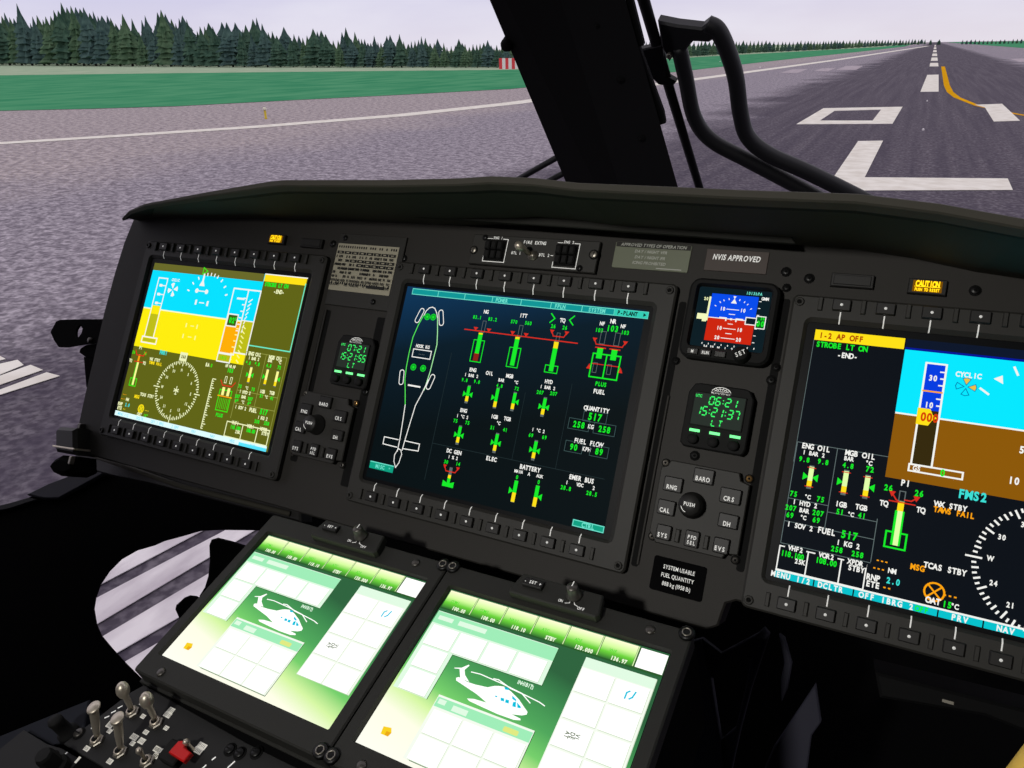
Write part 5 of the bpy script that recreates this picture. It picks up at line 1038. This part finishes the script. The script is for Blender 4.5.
for l in ([(-60, 357), (-20, 352), (0, 357), (6, 360), (-60, 376)], [(-80, 388), (0, 365), (18, 361), (24, 366), (-20, 384), (-80, 402)], [(-80, 402), (0, 377), (31, 366), (43, 371), (0, 386), (-80, 418)], [(-80, 424), (0, 391), (47, 373.5), (60, 377), (0, 396), (-80, 442)]): mark('threshold_bar', G_(l))
# bars under the nose, seen through the chin window
dark = [((40, 330), (540, 66), 52), ((60, 498), (530, 218), 72), ((160, 618), (400, 480), 62)]
def lat(p, q, k): return ext(p, q, k)
edges = []
for p, q, w in dark:
    a0, a1 = lat(p, q, -1.2), lat(p, q, 2.9); edges.append((((a0[0], a0[1]-w/2), (a1[0], a1[1]-w/2)), ((a0[0], a0[1]+w/2), (a1[0], a1[1]+w/2))))
f = lambda p: gp(*c4(*p))
M_thr = plain_field('rubbed threshold paint', (196, 186, 194), (246, 240, 242), 5.0, .35)
def bar(e1, e2): mark('threshold_bar', [f(e1[0]), f(e1[1]), f(e2[1]), f(e2[0])], M_thr)
sh_ = lambda e, d: ((e[0][0], e[0][1]+d), (e[1][0], e[1][1]+d))
bar(sh_(edges[0][0], -190), edges[0][0]); bar(edges[0][1], edges[1][0]); bar(edges[1][1], edges[2][0]); bar(edges[2][1], sh_(edges[2][1], 170))
# small things on the field
def gthing(name, label, cat, x, y, group=None):
    fr = Frame(GND.o+GND.ex*x+GND.ey*y, GND.ex, GND.ey); return thing(name, label, cat, fr, group)
x, y = gp(266, 119); t = gthing('marker_post', 'small yellow marker post standing on the gravel left of the runway', 'marker', x, y); b = MB()
b.lathe(0, 0, [(60, 0), (60, 20), (45, 40), (45, 330)], paint('marker yellow', (215, 185, 40), .6), 10); b.build('post', t); b = MB(); b.lathe(0, 0, [(70, 330), (75, 400), (40, 440), (5, 450)], paint('marker cap white', (225, 222, 200), .5), 10); b.build('cap', t)
x, y = gp(512, 69.3); t = gthing('barrier_board', 'red and white striped board at the end of the grass, left of the windscreen post', 'barrier', x, y)
q0 = gp(500, 70.5)[0]; ww = (gp(526, 70.5)[0]-q0)*1000; MR = paint('barrier red', (225, 60, 70), .6); MW = paint('barrier white', (240, 235, 235), .6); b = MB(); hh = ww*.36
for j in range(8): b.add([(-ww/2+j*ww/8, -60, 0), (-ww/2+(j+1)*ww/8, -60, 0), (-ww/2+(j+1)*ww/8, -60, hh), (-ww/2+j*ww/8, -60, hh)] + [(-ww/2+j*ww/8, 60, 0), (-ww/2+(j+1)*ww/8, 60, 0), (-ww/2+(j+1)*ww/8, 60, hh), (-ww/2+j*ww/8, 60, hh)], [[0, 1, 2, 3], [5, 4, 7, 6], [3, 2, 6, 7], [0, 4, 5, 1], [1, 5, 6, 2], [0, 3, 7, 4]], MR if j % 2 == 0 else MW)
b.build('board', t)
b = MB(); b.lathe(0, 0, [(70, 0), (70, 60), (50, 120), (10, 140)], MW, 8)
lp = None
for i, (px_, py_) in enumerate(((720, 62), (733, 83), (760, 68), (834, 56), (858, 54), (868, 52.5), (889, 50.5), (901, 49), (927, 101.5), (923, 130.5), (980, 47.5), (994, 49), (1004, 49.5), (1016, 51))):
    x, y = gp(px_, py_)
    o = b.build('runway_light', None, Frame(GND.o+GND.ex*x+GND.ey*y, GND.ex, GND.ey)) if lp is None else copy_obj(lp)
    lp = lp or o; o.matrix_world = Frame(GND.o+GND.ex*x+GND.ey*y, GND.ex, GND.ey).mat()
    on = 922 < px_ < 930; o.scale = (.45,)*3 if on else (1,)*3; tag(o, 'tiny white light set in the runway surface beside the centreline' if on else 'tiny white light standing along the distant runway edge', 'runway light', 'runway surface lights' if on else 'runway edge lights')
# trees
def leaf(name, c1, c2):
    return plain_field(name, c1, c2, .8)
LM = [leaf('conifer needles dark', (56, 82, 70), (84, 110, 92)), leaf('conifer needles blue', (62, 84, 84), (88, 112, 106)), leaf('conifer needles green', (70, 96, 74), (98, 122, 94))]
M_trunk = paint('tree bark', (60, 52, 48), .9)
def conifer(mi, seed, broad=False):
    r = random.Random(seed); b = MB(); b.lathe(0, 0, [(250, 0), (200, 1500), (60, 8000)], M_trunk, 6); c = MB(); L_ = 9; n_ = 14
    for k in range(L_):
        z = 600+k*1000*(1-.02*k); R_ = (2900 if not broad else 3500)*(1-(k/L_)**(1.15 if not broad else 2.2))*r.uniform(.82, 1.12)+250; top = z+2300
        if top > 10000: top = 10000
        vs_ = [(0, 0, top)]+[(R_*(1 if i % 2 else .62)*r.uniform(.8, 1.15)*math.cos(2*PI*i/n_+k), R_*(1 if i % 2 else .62)*r.uniform(.8, 1.15)*math.sin(2*PI*i/n_+k), z+r.uniform(-300, 200)) for i in range(n_)]
        c.add(vs_, [[0, i+1, (i+1) % n_+1] for i in range(n_)]+[list(range(1, n_+1))[::-1]], LM[mi])
    return b, c
PRO = []
for i in range(9): PRO.append([q_ for q_ in conifer(i % 3, 40+i, i % 4 == 3)])
made = {}
def tree(x, y, h, kind, label, group):
    fr = Frame(GND.o+GND.ex*x+GND.ey*y, GND.ex, GND.ey); o = thing('conifer_tree', label, 'tree', fr, group)
    if kind not in made: made[kind] = (PRO[kind][0].build('trunk', o), PRO[kind][1].build('crown', o))
    else:
        for m_, nm in zip(made[kind], ('trunk', 'crown')): share(m_, nm, o)
    s_ = h/10.0; o.matrix_world = fr.mat() @ Matrix.Rotation(random.uniform(0, 6.28), 4, 'Z') @ Matrix.Diagonal((s_*random.uniform(.8, 1.1),)*2+(s_, 1))
sil = [(-60, 20), (0, 12), (20, 16), (38, 13), (60, 20), (80, 11), (100, 16), (118, 17), (135, 22), (150, 24), (165, 18), (180, 19), (200, 26), (225, 30), (240, 26), (265, 25), (282, 32), (300, 33), (330, 36), (348, 33), (365, 38), (385, 40), (400, 37), (420, 41), (450, 43), (480, 42), (505, 46), (540, 45), (600, 44), (660, 43.5), (700, 43.5), (760, 43), (826, 42), (880, 41), (930, 39.5)]
bas = [(-60, 65), (0, 65.5), (256, 67.5), (512, 68), (560, 66), (600, 63), (650, 59.5), (700, 56.5), (760, 53), (826, 50), (880, 46.6), (930, 44.3)]
def itp(t_, x):
    for (a0, b0), (a1, b1) in zip(t_[:-1], t_[1:]):
        if a0 <= x <= a1: return b0+(b1-b0)*(x-a0)/(a1-a0)
    return t_[-1][1]
def put_tree(px_, row, label, group):
    yb_ = itp(bas, px_)-row*.9; x, y = gp(px_, yb_); d = (GND.o+GND.ex*x+GND.ey*y-CAM).dot(FW); hp = (yb_-itp(sil, px_))*random.uniform(.72 if px_ < 560 else .92, 1.06)
    tree(x, y, max(hp, 2)*d/F*(1.07 if px_ < 560 else 1.15), random.randrange(9), label, group)
px_ = -50; i = 0
while px_ < 640:
    zone = 'dark conifer in the forest edge at far left beyond the green field' if px_ < 170 else 'dark conifer in the middle of the forest edge beyond the green field' if px_ < 350 else 'shorter dark conifer in the forest edge nearer the windscreen post'
    put_tree(px_, i % 3, zone, ['far left forest edge', 'middle forest edge', 'right forest edge'][0 if px_ < 170 else 1 if px_ < 350 else 2]); px_ += random.uniform(3.2, 5.0)*(1 if px_ < 350 else .85); i += 1
px_ = 642
while px_ < 925: put_tree(px_, i % 2*.5, 'tiny distant conifer on the horizon right of the windscreen post', 'distant trees right of the post'); px_ += random.uniform(3, 4.4)*(1 if px_ < 800 else .8); i += 1
for k in range(22):
    px_ = 962+k*4.2; x, y = gp(px_, 44.6-(px_-962)*.018); d = (GND.o+GND.ex*x+GND.ey*y-CAM).dot(FW); tree(x, y, random.uniform(3.5, 5)*d/F, random.randrange(9), 'tiny distant conifer on the horizon right of the runway', 'distant trees right of the runway')
for px_ in (859, 876, 930, 938.5): x, y = gp(px_, 45); d = (GND.o+GND.ex*x+GND.ey*y-CAM).dot(FW); tree(x, y, 5.5*d/F, 3, 'lone distant tree standing up from the horizon line', 'lone distant trees')

# ================================================================== light
w = bpy.data.worlds.new('sky'); bpy.context.scene.world = w; w.use_nodes = True; nt = w.node_tree; bg = nt.nodes['Background']
tc = nt.nodes.new('ShaderNodeTexCoord'); sp = nt.nodes.new('ShaderNodeSeparateXYZ'); nt.links.new(tc.outputs['Generated'], sp.inputs[0])
cr = nt.nodes.new('ShaderNodeValToRGB'); nt.links.new(sp.outputs['Z'], cr.inputs[0]); e = cr.color_ramp.elements
for i, (p, c) in enumerate(((0, (226, 218, 228)), (.03, (224, 218, 232)), (.10, (208, 206, 233)), (.3, (222, 216, 224)))):
    if i > 1: e.new(p)
    e[i].position = p; e[i].color = L3(c)
n = nt.nodes.new('ShaderNodeTexNoise'); n.inputs['Scale'].default_value = 3.5; n.inputs['Detail'].default_value = 4; mp = nt.nodes.new('ShaderNodeMapping'); mp.inputs['Scale'].default_value = (1, 1, 4); nt.links.new(tc.outputs['Generated'], mp.inputs[0]); nt.links.new(mp.outputs[0], n.inputs['Vector'])
mr = nt.nodes.new('ShaderNodeMapRange'); mr.inputs['From Min'].default_value = .42; mr.inputs['From Max'].default_value = .7; mr.inputs['To Max'].default_value = .6; nt.links.new(n.outputs['Fac'], mr.inputs['Value'])
mx = nt.nodes.new('ShaderNodeMix'); mx.data_type = 'RGBA'; nt.links.new(mr.outputs[0], mx.inputs['Factor']); nt.links.new(cr.outputs[0], mx.inputs['A']); mx.inputs['B'].default_value = L3((238, 236, 246)); nt.links.new(mx.outputs['Result'], bg.inputs[0]); bg.inputs[1].default_value = 1.0
# unseen lamp and housing added at the ceiling to light the panel
DL = Frame((-.15, -1.45, 1.02), (1, 0, 0), (0, -1, 0)); t = thing('added_lamp', 'unseen round lamp added on the ceiling to light the panel', 'lamp', DL); b = MB()
b.lathe(0, 0, [(95, 0), (95, 14), (80, 20)], M_rub, 24); b.build('added_lamp_housing', t)
l = bpy.data.lights.new('added_panel_light', 'SPOT'); l.energy = 54; l.color = (1, .97, .92); l.shadow_soft_size = .06; l.spot_size = math.radians(60); l.spot_blend = 1.0
o = bpy.data.objects.new('added_panel_light', l); COL.objects.link(o); o.location = (-.15, -1.45, .95); o.rotation_euler = (Vector((.34, 0, -.02))-o.location).to_track_quat('-Z', 'Y').to_euler()
